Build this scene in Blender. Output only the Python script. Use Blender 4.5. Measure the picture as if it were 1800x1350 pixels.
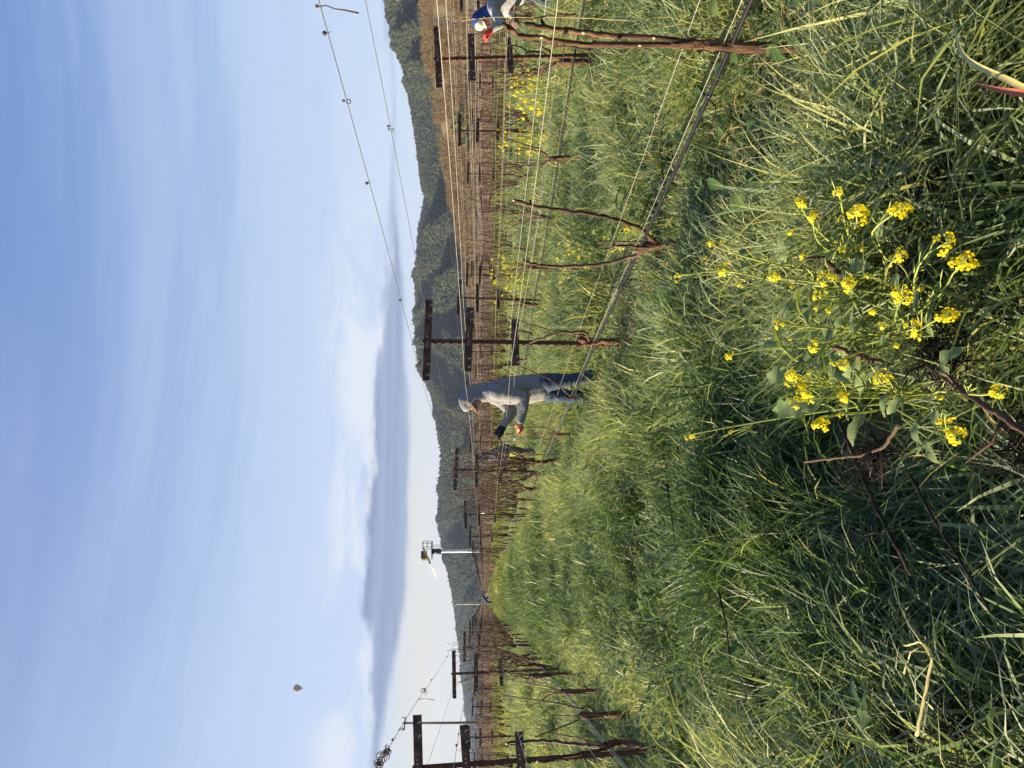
import bpy, bmesh, math, random
import numpy as np
from mathutils import Vector, Matrix, Euler, noise as mnoise

random.seed(7)
RNG = np.random.default_rng(11)
R = math.radians
scene = bpy.context.scene
for o in list(bpy.data.objects):
    bpy.data.objects.remove(o, do_unlink=True)

# ------------------------------------------------------------------ camera
CAM_H = 1.40
FPX = 1350.0                         # focal length in photograph pixels
PITCH = math.atan(49.0 / FPX)        # looks slightly down
cam_d = bpy.data.cameras.new('camera')
cam = bpy.data.objects.new('camera', cam_d)
scene.collection.objects.link(cam)
cam_d.sensor_fit = 'HORIZONTAL'
cam_d.sensor_width = 36.0
cam_d.lens = 36.0 * FPX / 1800.0
cam_d.clip_start = 0.05
cam_d.clip_end = 20000
FWD = Vector((0, math.cos(PITCH), -math.sin(PITCH)))
UPV = Vector((0, math.sin(PITCH), math.cos(PITCH)))
RGT = Vector((1, 0, 0))
# the photograph was taken with the phone on its side: world up points to the picture's left
m3 = Matrix((-UPV, RGT, -FWD)).transposed()
cam.matrix_world = Matrix.Translation((0, 0, CAM_H)) @ m3.to_4x4()
scene.camera = cam

# ------------------------------------------------------------------ light
SUN_AZ = R(-84.0)      # from +Y, negative = to the west (left of the upright view)
SUN_EL = R(18.0)
sun_vec = Vector((math.sin(SUN_AZ) * math.cos(SUN_EL), math.cos(SUN_AZ) * math.cos(SUN_EL), math.sin(SUN_EL)))
sd = bpy.data.lights.new('sun', 'SUN')
sd.energy = 5.0
sd.angle = R(0.5)
sd.color = (1.0, 0.79, 0.52)
so = bpy.data.objects.new('sun', sd)
scene.collection.objects.link(so)
so.rotation_euler = (-sun_vec).to_track_quat('-Z', 'Y').to_euler()

world = bpy.data.worlds.new('World')
scene.world = world
world.use_nodes = True
SKY_STRENGTH = 0.054
EXPOSURE = 1.80
def build_world():
    nt = world.node_tree
    nt.nodes.clear()
    N = nt.nodes.new
    L = nt.links.new
    out = N('ShaderNodeOutputWorld')
    bg = N('ShaderNodeBackground')
    bg.inputs['Strength'].default_value = SKY_STRENGTH
    L(bg.outputs[0], out.inputs[0])
    sky = N('ShaderNodeTexSky')
    sky.sky_type = 'NISHITA'
    sky.sun_disc = False
    sky.sun_elevation = SUN_EL
    sky.sun_rotation = SUN_AZ
    sky.altitude = 50
    sky.air_density = 1.0
    sky.dust_density = 0.6
    sky.ozone_density = 2.2
    tc = N('ShaderNodeTexCoord')
    sep = N('ShaderNodeSeparateXYZ')
    L(tc.outputs['Generated'], sep.inputs[0])
    def math_(op, a, b=None, c=None, clamp=False):
        n = N('ShaderNodeMath'); n.operation = op; n.use_clamp = clamp
        for i, v in enumerate((a, b, c)):
            if v is None: continue
            if isinstance(v, (int, float)): n.inputs[i].default_value = v
            else: L(v, n.inputs[i])
        return n.outputs[0]
    def maprange(v, a, b, c=0.0, d=1.0, smooth=True):
        n = N('ShaderNodeMapRange')
        n.interpolation_type = 'SMOOTHSTEP' if smooth else 'LINEAR'
        L(v, n.inputs[0])
        for i, q in enumerate((a, b, c, d)): n.inputs[i + 1].default_value = q
        return n.outputs[0]
    def comb(x, y, z=0.0):
        n = N('ShaderNodeCombineXYZ')
        for i, v in enumerate((x, y, z)):
            if isinstance(v, (int, float)): n.inputs[i].default_value = v
            else: L(v, n.inputs[i])
        return n.outputs[0]
    def noise(vec, scale, detail=6, rough=0.55, dist=0.0):
        n = N('ShaderNodeTexNoise')
        L(vec, n.inputs['Vector'])
        n.inputs['Scale'].default_value = scale
        n.inputs['Detail'].default_value = detail
        n.inputs['Roughness'].default_value = rough
        n.inputs['Distortion'].default_value = dist
        return n.outputs[0]
    def mix(f, a, b):
        n = N('ShaderNodeMix'); n.data_type = 'RGBA'
        if isinstance(f, float): n.inputs[0].default_value = f
        else: L(f, n.inputs[0])
        for i, v in ((6, a), (7, b)):
            if isinstance(v, tuple): n.inputs[i].default_value = v
            else: L(v, n.inputs[i])
        return n.outputs[2]
    x, y, z = sep.outputs
    az = math_('MULTIPLY', math_('ARCTAN2', x, y), 57.29578)      # degrees, + to the right
    el = math_('MULTIPLY', math_('ARCSINE', z), 57.29578)
    S = 1.0 / SKY_STRENGTH / 2 ** EXPOSURE
    # clear air: physical sky, deepened overhead
    hsv = N('ShaderNodeHueSaturation')
    hsv.inputs['Saturation'].default_value = 1.30
    hsv.inputs['Value'].default_value = 1.0
    L(sky.outputs[0], hsv.inputs['Color'])
    # high thin sheet of ice cloud, thicker towards the sun
    sheet = mix(maprange(az, 30.0, -34.0), (0.115 * S, 0.245 * S, 0.66 * S, 1), (0.29 * S, 0.38 * S, 0.68 * S, 1))
    sheet = mix(maprange(el, 36.0, 11.0, 0.0, 0.88), sheet, (0.47 * S, 0.61 * S, 0.86 * S, 1))
    base = mix(maprange(az, 40.0, -40.0, 0.66, 0.86), hsv.outputs[0], sheet)
    # thin high veil: long soft streaks, denser low down
    el_s = math_('ADD', el, math_('MULTIPLY', az, 0.10))
    v1 = comb(math_('MULTIPLY', az, 0.016), math_('MULTIPLY', el_s, 0.13), 3.1)
    n1 = noise(v1, 1.0, 4, 0.62, 0.5)
    v1b = comb(math_('MULTIPLY', az, 0.05), math_('MULTIPLY', el_s, 0.9), 9.4)
    n1b = noise(v1b, 1.0, 2, 0.6)
    st = math_('ADD', math_('MULTIPLY', n1, 0.75), math_('MULTIPLY', n1b, 0.25))
    low = maprange(el, 33.0, 8.0, 0.0, 1.0)
    thr = math_('SUBTRACT', st, maprange(el, 6.0, 40.0, 0.20, 0.44))
    veil = maprange(thr, 0.0, 0.30, 0.0, 1.0)
    veil = math_('MULTIPLY', veil, math_('ADD', math_('MULTIPLY', low, 0.55), 0.12), clamp=True)
    c1 = mix(veil, base, (0.60 * S, 0.72 * S, 0.93 * S, 1))
    # bright ragged cumulus fringe above the long bank
    v2 = comb(math_('MULTIPLY', az, 0.11), math_('MULTIPLY', el, 0.34), 1.7)
    n2 = noise(v2, 1.0, 5, 0.62, 0.3)
    fr = math_('MULTIPLY', maprange(el, 13.0, 9.0), maprange(el, 5.8, 7.4))
    fr = math_('MULTIPLY', math_('MULTIPLY', fr, maprange(n2, 0.40, 0.60)), maprange(az, 17.0, 3.0, 0.2, 1.0))
    c2 = mix(math_('MULTIPLY', fr, 0.85), c1, (0.82 * S, 0.86 * S, 0.92 * S, 1))
    # pale warm light low in the west
    warm = math_('MULTIPLY', maprange(el, 8.6, 3.6), maprange(az, 12.0, -16.0, 0.25, 1.0))
    v4 = comb(math_('MULTIPLY', az, 0.03), math_('MULTIPLY', el, 0.7), 5.5)
    n4 = noise(v4, 1.0, 1, 0.55)
    c3 = mix(math_('MULTIPLY', warm, maprange(n4, 0.25, 0.7, 0.55, 0.95)), c2, (0.86 * S, 0.79 * S, 0.60 * S, 1))
    # long slate bank, tapering at both ends
    v3 = comb(math_('MULTIPLY', az, 0.10), math_('MULTIPLY', el, 0.45), 7.7)
    n3 = noise(v3, 1.0, 4, 0.60)
    wob = math_('ADD', math_('MULTIPLY', math_('SUBTRACT', n3, 0.5), 1.7), math_('MULTIPLY', math_('SUBTRACT', n2, 0.5), maprange(el, 6.0, 8.0, 0.3, 3.4)))
    mid = math_('ADD', math_('ADD', 6.75, math_('MULTIPLY', az, -0.012)), 0.0)
    half = math_('MULTIPLY', maprange(az, 17.0, -7.0, 0.10, 1.0), maprange(az, -31.0, -9.0, 0.10, 1.0))
    half = math_('MULTIPLY', half, 1.75)
    dist = math_('SUBTRACT', half, math_('ABSOLUTE', math_('SUBTRACT', math_('ADD', el, wob), mid)))
    bank = maprange(dist, -0.15, 0.55)
    v5 = comb(math_('MULTIPLY', az, 0.02), math_('MULTIPLY', el, 0.8), 2.2)
    n5 = maprange(noise(v5, 1.0, 4, 0.65), 0.34, 0.66)
    bankc = mix(n5, (0.135 * S, 0.205 * S, 0.37 * S, 1), (0.24 * S, 0.335 * S, 0.54 * S, 1))
    c4 = mix(math_('MULTIPLY', bank, 0.92), c3, bankc)
    L(c4, bg.inputs['Color'])
build_world()
world.cycles.sampling_method = 'MANUAL'
world.cycles.sample_map_resolution = 512

scene.view_settings.view_transform = 'Standard'
scene.view_settings.look = 'None'
scene.view_settings.gamma = 1.0
scene.view_settings.exposure = EXPOSURE
scene.view_settings.use_curve_mapping = False
scene.cycles.use_denoising = True
scene.cycles.max_bounces = 3
scene.cycles.use_adaptive_sampling = True
scene.cycles.adaptive_threshold = 0.02
scene.cycles.diffuse_bounces = 2
scene.cycles.glossy_bounces = 2
scene.cycles.transmission_bounces = 3
scene.cycles.transparent_max_bounces = 6
scene.cycles.volume_bounces = 0
scene.cycles.debug_use_spatial_splits = True
scene.cycles.sample_clamp_indirect = 6.0

# ------------------------------------------------------------------ helpers
C = scene.collection
def link(o, parent=None):
    C.objects.link(o)
    if parent is not None:
        o.parent = parent
    return o

def tag(o, label=None, cat=None, group=None, kind=None):
    if label: o['label'] = label
    if cat: o['category'] = cat
    if group: o['group'] = group
    if kind: o['kind'] = kind
    return o

def empty(name, loc=(0, 0, 0), rz=0.0):
    o = bpy.data.objects.new(name, None)
    o.empty_display_size = 0.1
    C.objects.link(o)
    o.location = loc
    o.rotation_euler = (0, 0, rz)
    return o

class MB:
    """collects shapes into ONE mesh"""
    def __init__(self):
        self.v = []; self.f = []; self.mi = []; self.n = 0; self.tone = []
    def add(self, verts, faces, mat=0, tone=0.5):
        verts = np.asarray(verts, float)
        self.v.append(verts)
        n = self.n
        self.f += [tuple(int(i) + n for i in f) for f in faces]
        self.mi += [mat] * len(faces)
        self.tone.append(np.full(len(verts), tone))
        self.n += len(verts)
        return self
    def tube(self, pts, rad, sides=8, mat=0, caps=True, rough=0.0, tone=0.5, rng=None, ridge=0.0):
        P = np.asarray(pts, float); n = len(P)
        rad = np.broadcast_to(np.asarray(rad, float), (n,))
        T = np.gradient(P, axis=0)
        T /= np.linalg.norm(T, axis=1)[:, None] + 1e-12
        ref = np.array([0, 0, 1.0]) if abs(T[0][2]) < 0.8 else np.array([1.0, 0, 0])
        u = np.cross(T[0], ref); u /= np.linalg.norm(u)
        ang = np.linspace(0, 2 * np.pi, sides, endpoint=False)
        V = []
        for i in range(n):
            u = u - T[i] * np.dot(u, T[i]); u /= np.linalg.norm(u) + 1e-12
            w = np.cross(T[i], u)
            rr = rad[i] * np.ones(sides)
            if rough > 0:
                rr = rr * (1 + rough * (rng or RNG).uniform(-1, 1, sides))
            if ridge > 0: rr = rr * (1 + ridge * np.sin(4 * ang + i * 0.30) + 0.6 * ridge * np.sin(7 * ang - i * 0.17 + 1.0))
            V.append(P[i] + np.outer(np.cos(ang) * rr, u) + np.outer(np.sin(ang) * rr, w))
        F = []
        for i in range(n - 1):
            for j in range(sides):
                k = (j + 1) % sides
                F.append((i * sides + j, i * sides + k, (i + 1) * sides + k, (i + 1) * sides + j))
        if caps:
            F.append(tuple(range(sides))[::-1])
            F.append(tuple((n - 1) * sides + j for j in range(sides)))
        return self.add(np.vstack(V), F, mat, tone)
    def box(self, c, s, rot=None, mat=0):
        h = np.asarray(s, float) / 2
        V = np.array([(x, y, z) for x in (-1, 1) for y in (-1, 1) for z in (-1, 1)]) * h
        if rot is not None:
            V = V @ np.array(rot).T
        F = [(0, 1, 3, 2), (4, 6, 7, 5), (0, 4, 5, 1), (2, 3, 7, 6), (0, 2, 6, 4), (1, 5, 7, 3)]
        return self.add(V + np.asarray(c, float), F, mat)
    def prism(self, poly, a, b, mat=0):
        """extrude a 2D polygon list of 3D base points by vector (b-a) given as 3D points"""
        A = np.asarray(a, float); n = len(A)
        V = np.vstack([A, A + np.asarray(b, float)])
        F = [tuple(range(n))[::-1], tuple(range(n, 2 * n))]
        F += [(i, (i + 1) % n, n + (i + 1) % n, n + i) for i in range(n)]
        return self.add(V, F, mat)
    def ball(self, c, s, nu=10, nv=7, mat=0, rot=None):
        V = []; F = []
        for i in range(nv + 1):
            th = math.pi * i / nv
            for j in range(nu):
                ph = 2 * math.pi * j / nu
                V.append((math.sin(th) * math.cos(ph), math.sin(th) * math.sin(ph), math.cos(th)))
        for i in range(nv):
            for j in range(nu):
                k = (j + 1) % nu
                F.append((i * nu + j, (i + 1) * nu + j, (i + 1) * nu + k, i * nu + k))
        V = np.array(V) * np.broadcast_to(np.asarray(s, float), (3,))
        if rot is not None: V = V @ np.array(rot).T
        return self.add(V + np.asarray(c, float), F, mat)
    def mesh(self, name, mats, smooth=True, tone=False):
        me = bpy.data.meshes.new(name)
        V = np.vstack(self.v)
        me.from_pydata(V.tolist(), [], self.f)
        if not isinstance(mats, (list, tuple)): mats = [mats]
        for m in mats: me.materials.append(m)
        if len(mats) > 1:
            me.polygons.foreach_set('material_index', self.mi)
        if smooth:
            me.polygons.foreach_set('use_smooth', [True] * len(self.f))
        if tone:
            a = me.attributes.new('tone', 'FLOAT', 'POINT')
            a.data.foreach_set('value', np.concatenate(self.tone))
        me.update()
        return me
    def build(self, name, mats, parent=None, smooth=True, tone=False, loc=None):
        o = bpy.data.objects.new(name, self.mesh(name, mats, smooth, tone))
        link(o, parent)
        if loc is not None: o.location = loc
        return o

def copy_tree(o, parent=None):
    c = o.copy()
    C.objects.link(c)
    c.parent = parent
    for ch in o.children:
        copy_tree(ch, c)
    return c

# ---- where things stand: rows of the vineyard run at ROW_AZ; (t, p) = along, across
ROW_AZ = math.atan((675 - 1052) / FPX)
DR = np.array([math.sin(ROW_AZ), math.cos(ROW_AZ), 0.0])
PR = np.array([math.cos(ROW_AZ), -math.sin(ROW_AZ), 0.0])
def P(t, p, z=0.0):
    return DR * t + PR * p + np.array([0, 0, z])
def ray(px, py):
    d = FWD + RGT * ((675 - py) / FPX) + UPV * ((900 - px) / FPX)
    return np.array(d)
def on_z(px, py, z=0.0):
    d = ray(px, py); k = (z - CAM_H) / d[2]
    return np.array([0, 0, CAM_H]) + d * k
def on_y(px, py, y):
    d = ray(px, py); return np.array([0, 0, CAM_H]) + d * (y / d[1])
def on_row(px, py, p):
    d = ray(px, py); k = p / float(np.dot(d, PR))
    q = np.array([0, 0, CAM_H]) + d * k
    return q

def vnoise(x, y, seed=0.0):
    """cheap smooth value noise, vectorised"""
    x = np.asarray(x, float) + seed * 17.3; y = np.asarray(y, float) - seed * 9.1
    xi = np.floor(x); yi = np.floor(y); xf = x - xi; yf = y - yi
    def hsh(a, b):
        s = np.sin(a * 127.1 + b * 311.7 + seed * 74.7) * 43758.5453
        return s - np.floor(s)
    u = xf * xf * (3 - 2 * xf); v = yf * yf * (3 - 2 * yf)
    return (hsh(xi, yi) * (1 - u) + hsh(xi + 1, yi) * u) * (1 - v) + (hsh(xi, yi + 1) * (1 - u) + hsh(xi + 1, yi + 1) * u) * v

def ground_h(x, y):
    x = np.asarray(x, float); y = np.asarray(y, float)
    h = 0.05 * np.sin(x * 1.7 + 0.6 * np.sin(y * 1.1)) * np.sin(y * 1.3 + 0.8) + 0.03 * np.sin(x * 3.9 + y * 2.3 + 1.0)
    r = np.hypot(x, y)
    mo = 0.19 * np.clip(vnoise(x * 1.25, y * 1.25, 51.0) - 0.32, 0, 1) + 0.10 * (vnoise(x * 2.7, y * 2.7, 52.0) - 0.5)
    pr = x * PR[0] + y * PR[1]; rg_ = ((pr - (-1.19) + 1.78) % 3.56) - 1.78
    mo = (mo - 0.05) * (1 - 0.8 * np.exp(-(rg_ / 0.45) ** 2)) - 0.01
    h = h + mo * np.clip((r - 1.2) / 1.5, 0, 1) * np.clip(1.3 - r / 22.0, 0, 1)
    pp = x * PR[0] + y * PR[1]
    return -0.22 * np.exp(-((pp + 1.5) / 0.85) ** 2) + h * np.clip(1.2 - r / 60.0, 0, 1)

# ------------------------------------------------------------------ materials
def new_mat(name):
    m = bpy.data.materials.new(name)
    m.use_nodes = True
    nt = m.node_tree
    return m, nt, nt.nodes['Principled BSDF'], nt.nodes['Material Output']

def ramp_node(nt, stops, fac):
    r = nt.nodes.new('ShaderNodeValToRGB')
    cr = r.color_ramp
    while len(cr.elements) < len(stops): cr.elements.new(0.5)
    for e, (p, c) in zip(cr.elements, stops):
        e.position = p; e.color = (*c, 1)
    nt.links.new(fac, r.inputs[0])
    return r.outputs[0]

def noise_mat(name, stops, scale=20.0, rough=0.8, bump=0.0, bump_scale=None, metallic=0.0, stretch=(1, 1, 1), detail=6, spec=0.3, coord='Object', bump_dist=0.01):
    m, nt, b, out = new_mat(name)
    tc = nt.nodes.new('ShaderNodeTexCoord')
    mp = nt.nodes.new('ShaderNodeMapping')
    mp.inputs['Scale'].default_value = stretch
    nt.links.new(tc.outputs[coord], mp.inputs[0])
    n = nt.nodes.new('ShaderNodeTexNoise')
    n.inputs['Scale'].default_value = scale
    n.inputs['Detail'].default_value = detail
    n.inputs['Roughness'].default_value = 0.65
    nt.links.new(mp.outputs[0], n.inputs['Vector'])
    nt.links.new(ramp_node(nt, stops, n.outputs[0]), b.inputs['Base Color'])
    b.inputs['Roughness'].default_value = rough
    b.inputs['Metallic'].default_value = metallic
    b.inputs['Specular IOR Level'].default_value = spec
    if bump > 0:
        n2 = nt.nodes.new('ShaderNodeTexNoise')
        n2.inputs['Scale'].default_value = bump_scale or scale * 2
        n2.inputs['Detail'].default_value = 8
        nt.links.new(mp.outputs[0], n2.inputs['Vector'])
        bp = nt.nodes.new('ShaderNodeBump')
        bp.inputs['Strength'].default_value = bump
        bp.inputs['Distance'].default_value = bump_dist
        nt.links.new(n2.outputs[0], bp.inputs['Height'])
        nt.links.new(bp.outputs[0], b.inputs['Normal'])
    return m

def leaf_mat(name, stops, rough=0.42, trans=0.45, spec=0.5, tint=(1.25, 1.15, 0.55), rand=0.36):
    """thin plant tissue: colour from the blade's own tone, light shines through"""
    m, nt, b, out = new_mat(name)
    at = nt.nodes.new('ShaderNodeAttribute'); at.attribute_name = 'tone'
    oi = nt.nodes.new('ShaderNodeObjectInfo')
    ma = nt.nodes.new('ShaderNodeMath'); ma.operation = 'MULTIPLY_ADD'
    nt.links.new(oi.outputs['Random'], ma.inputs[0])
    ma.inputs[1].default_value = rand
    sub = nt.nodes.new('ShaderNodeMath'); sub.operation = 'SUBTRACT'
    nt.links.new(at.outputs['Fac'], sub.inputs[0]); sub.inputs[1].default_value = rand / 2
    nt.links.new(sub.outputs[0], ma.inputs[2])
    col = ramp_node(nt, stops, ma.outputs[0])
    nt.links.new(col, b.inputs['Base Color'])
    b.inputs['Roughness'].default_value = rough
    b.inputs['Specular IOR Level'].default_value = spec
    tr = nt.nodes.new('ShaderNodeBsdfTranslucent')
    mul = nt.nodes.new('ShaderNodeMix'); mul.data_type = 'RGBA'; mul.blend_type = 'MULTIPLY'
    mul.inputs[0].default_value = 1.0
    nt.links.new(col, mul.inputs[6]); mul.inputs[7].default_value = (*tint, 1)
    nt.links.new(mul.outputs[2], tr.inputs[0])
    mx = nt.nodes.new('ShaderNodeMixShader'); mx.inputs[0].default_value = trans
    nt.links.new(b.outputs[0], mx.inputs[1]); nt.links.new(tr.outputs[0], mx.inputs[2])
    nt.links.new(mx.outputs[0], out.inputs[0])
    return m

M = {}
M['grass'] = leaf_mat('grass_blade', [(0.0, (0.042, 0.092, 0.030)), (0.20, (0.075, 0.145, 0.050)), (0.36, (0.130, 0.210, 0.088)), (0.48, (0.190, 0.270, 0.165)), (0.60, (0.250, 0.320, 0.205)),
                                      (0.72, (0.310, 0.365, 0.130)), (0.86, (0.40, 0.42, 0.16)), (1.0, (0.42, 0.36, 0.20))], rough=0.50, rand=0.0, trans=0.46, spec=0.40, tint=(1.12, 1.10, 0.58))
M['far_grass'] = leaf_mat('far_grass_blade', [(0.0, (0.060, 0.110, 0.028)), (0.4, (0.120, 0.180, 0.045)), (0.7, (0.20, 0.24, 0.07)), (1.0, (0.30, 0.28, 0.11))], rough=0.5)
M['mustard_leaf'] = leaf_mat('mustard_leaf', [(0.0, (0.13, 0.20, 0.08)), (0.5, (0.21, 0.29, 0.13)), (1.0, (0.30, 0.37, 0.15))], rough=0.65, trans=0.35, spec=0.25)
M['mustard_stem'] = leaf_mat('mustard_stem', [(0.0, (0.17, 0.25, 0.06)), (0.5, (0.27, 0.35, 0.08)), (1.0, (0.36, 0.42, 0.10))], rough=0.5, trans=0.2)
M['petal'] = leaf_mat('mustard_petal', [(0.0, (0.78, 0.62, 0.012)), (0.5, (0.88, 0.76, 0.018)), (1.0, (0.94, 0.86, 0.06))], rough=0.55, trans=0.4, tint=(1, 0.95, 0.5), spec=0.2)
M['thatch'] = noise_mat('dead_thatch', [(0.3, (0.16, 0.12, 0.06)), (0.7, (0.30, 0.23, 0.12))], scale=12, rough=0.9)
M['weed'] = leaf_mat('weed_leaf', [(0.0, (0.05, 0.11, 0.03)), (0.5, (0.10, 0.18, 0.05)), (1.0, (0.19, 0.26, 0.07))], rough=0.5, trans=0.4)
M['soil'] = noise_mat('ground_soil', [(0.25, (0.022, 0.020, 0.012)), (0.5, (0.045, 0.05, 0.022)), (0.75, (0.075, 0.075, 0.035))], scale=3.0, rough=1.0, bump=0.5, bump_scale=12, coord='Object')
M['bark'] = noise_mat('vine_bark', [(0.28, (0.012, 0.008, 0.006)), (0.47, (0.065, 0.036, 0.023)), (0.62, (0.15, 0.082, 0.048)), (0.8, (0.27, 0.165, 0.10))], scale=24, rough=0.9, bump=1.0, bump_scale=42, stretch=(1, 1, 0.16), bump_dist=0.02)
M['cane'] = noise_mat('vine_cane', [(0.3, (0.018, 0.012, 0.009)), (0.5, (0.058, 0.033, 0.022)), (0.72, (0.125, 0.073, 0.045))], scale=22, rough=0.7, bump=0.5, bump_scale=60, stretch=(1, 1, 0.3))
M['cut'] = noise_mat('fresh_cut_wood', [(0.3, (0.50, 0.42, 0.20)), (0.7, (0.66, 0.58, 0.32))], scale=60, rough=0.7)
M['rust'] = noise_mat('rusted_post_steel', [(0.25, (0.030, 0.014, 0.010)), (0.5, (0.075, 0.034, 0.022)), (0.72, (0.16, 0.072, 0.038)), (0.9, (0.24, 0.115, 0.06))], scale=9, rough=0.75, bump=0.25, bump_scale=70, metallic=0.0)
M['arm_steel'] = noise_mat('weathered_arm_steel', [(0.32, (0.020, 0.012, 0.010)), (0.48, (0.060, 0.031, 0.023)), (0.62, (0.12, 0.058, 0.038)), (0.75, (0.20, 0.105, 0.070))], scale=14, rough=0.7, bump=0.25, bump_scale=60)
M['clip'] = noise_mat('bright_clip_metal', [(0.3, (0.55, 0.55, 0.55)), (0.7, (0.75, 0.75, 0.75))], scale=40, rough=0.35, metallic=0.3)
M['wire'] = noise_mat('galvanised_wire', [(0.3, (0.30, 0.29, 0.26)), (0.7, (0.52, 0.50, 0.46))], scale=15, rough=0.4, metallic=0.55)
M['dark_wire'] = noise_mat('weathered_wire', [(0.3, (0.05, 0.045, 0.04)), (0.7, (0.12, 0.11, 0.10))], scale=15, rough=0.5, metallic=0.4)
M['hose'] = noise_mat('drip_hose_plastic', [(0.3, (0.006, 0.006, 0.007)), (0.7, (0.016, 0.016, 0.017))], scale=12, rough=0.32, spec=0.35)
M['tendril'] = noise_mat('dry_tendril', [(0.3, (0.035, 0.022, 0.015)), (0.7, (0.10, 0.065, 0.04))], scale=30, rough=0.85)
M['charred'] = noise_mat('withered_black', [(0.3, (0.006, 0.005, 0.005)), (0.7, (0.022, 0.018, 0.016))], scale=30, rough=0.95)
M['straw'] = noise_mat('pale_straw', [(0.3, (0.36, 0.33, 0.12)), (0.7, (0.52, 0.47, 0.20))], scale=30, rough=0.6)
M['redleaf'] = noise_mat('red_brown_leaf', [(0.3, (0.24, 0.06, 0.03)), (0.7, (0.36, 0.13, 0.08))], scale=20, rough=0.6)
M['skin'] = noise_mat('skin', [(0.3, (0.42, 0.17, 0.09)), (0.7, (0.54, 0.24, 0.14))], scale=14, rough=0.55)
M['hoodie'] = noise_mat('grey_hoodie', [(0.3, (0.155, 0.168, 0.188)), (0.7, (0.215, 0.225, 0.24))], scale=9, rough=0.95, bump=0.6, bump_scale=34, bump_dist=0.02, spec=0.1)
M['jeans'] = noise_mat('blue_jeans', [(0.3, (0.028, 0.048, 0.078)), (0.6, (0.055, 0.083, 0.12)), (0.85, (0.12, 0.155, 0.19))], scale=7, rough=0.95, bump=0.5, bump_scale=30, bump_dist=0.015, spec=0.1)
M['black_cloth'] = noise_mat('black_cloth', [(0.3, (0.008, 0.008, 0.009)), (0.7, (0.022, 0.022, 0.024))], scale=20, rough=0.8, bump=0.4)
M['brown_cloth'] = noise_mat('brown_cap_cloth', [(0.3, (0.10, 0.07, 0.05)), (0.7, (0.16, 0.115, 0.085))], scale=20, rough=0.9)
M['blue_cloth'] = noise_mat('royal_blue_cloth', [(0.3, (0.010, 0.030, 0.17)), (0.7, (0.02, 0.05, 0.24))], scale=10, rough=0.9, bump=0.4, bump_scale=30)
M['white_cloth'] = noise_mat('off_white_cloth', [(0.3, (0.62, 0.58, 0.44)), (0.7, (0.76, 0.72, 0.58))], scale=14, rough=0.9)
M['red_cloth'] = noise_mat('red_glove_cloth', [(0.3, (0.55, 0.045, 0.03)), (0.7, (0.70, 0.08, 0.05))], scale=20, rough=0.8)
M['grey_cloth'] = noise_mat('faded_grey_cloth', [(0.3, (0.20, 0.22, 0.26)), (0.7, (0.30, 0.32, 0.35))], scale=9, rough=0.95, bump=0.6, bump_scale=26)
M['slate_cloth'] = noise_mat('slate_cloth', [(0.3, (0.06, 0.075, 0.10)), (0.7, (0.10, 0.12, 0.15))], scale=9, rough=0.95, bump=0.5, bump_scale=26)
M['lime_cloth'] = noise_mat('lime_cloth', [(0.3, (0.35, 0.60, 0.05)), (0.7, (0.45, 0.72, 0.08))], scale=9, rough=0.9)
M['steel'] = noise_mat('bright_steel', [(0.3, (0.5, 0.5, 0.52)), (0.7, (0.68, 0.68, 0.70))], scale=20, rough=0.3, metallic=0.8)
M['tower_white'] = noise_mat('tower_paint', [(0.3, (0.62, 0.60, 0.56)), (0.7, (0.76, 0.74, 0.70))], scale=3, rough=0.5)
M['tower_dark'] = noise_mat('platform_steel', [(0.3, (0.03, 0.033, 0.037)), (0.7, (0.07, 0.075, 0.08))], scale=4, rough=0.6)
M['tower_yellow'] = noise_mat('gearbox_paint', [(0.3, (0.60, 0.42, 0.10)), (0.7, (0.72, 0.54, 0.16))], scale=3, rough=0.5)
M['pole_grey'] = noise_mat('weathered_pole', [(0.3, (0.13, 0.125, 0.115)), (0.7, (0.24, 0.23, 0.21))], scale=6, rough=0.9, stretch=(1, 1, 0.1))
M['plastic_white'] = noise_mat('white_plastic', [(0.3, (0.74, 0.74, 0.74)), (0.7, (0.84, 0.84, 0.84))], scale=10, rough=0.5)
M['twig'] = noise_mat('bare_twigs', [(0.3, (0.075, 0.052, 0.036)), (0.7, (0.17, 0.125, 0.085))], scale=3, rough=0.95)
M['thicket'] = noise_mat('brown_thicket', [(0.3, (0.11, 0.080, 0.040)), (0.7, (0.21, 0.155, 0.080))], scale=1.2, rough=0.95)
M['far_vine'] = noise_mat('far_vine_wood', [(0.3, (0.18, 0.13, 0.10)), (0.7, (0.33, 0.245, 0.195))], scale=2, rough=0.95)

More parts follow.
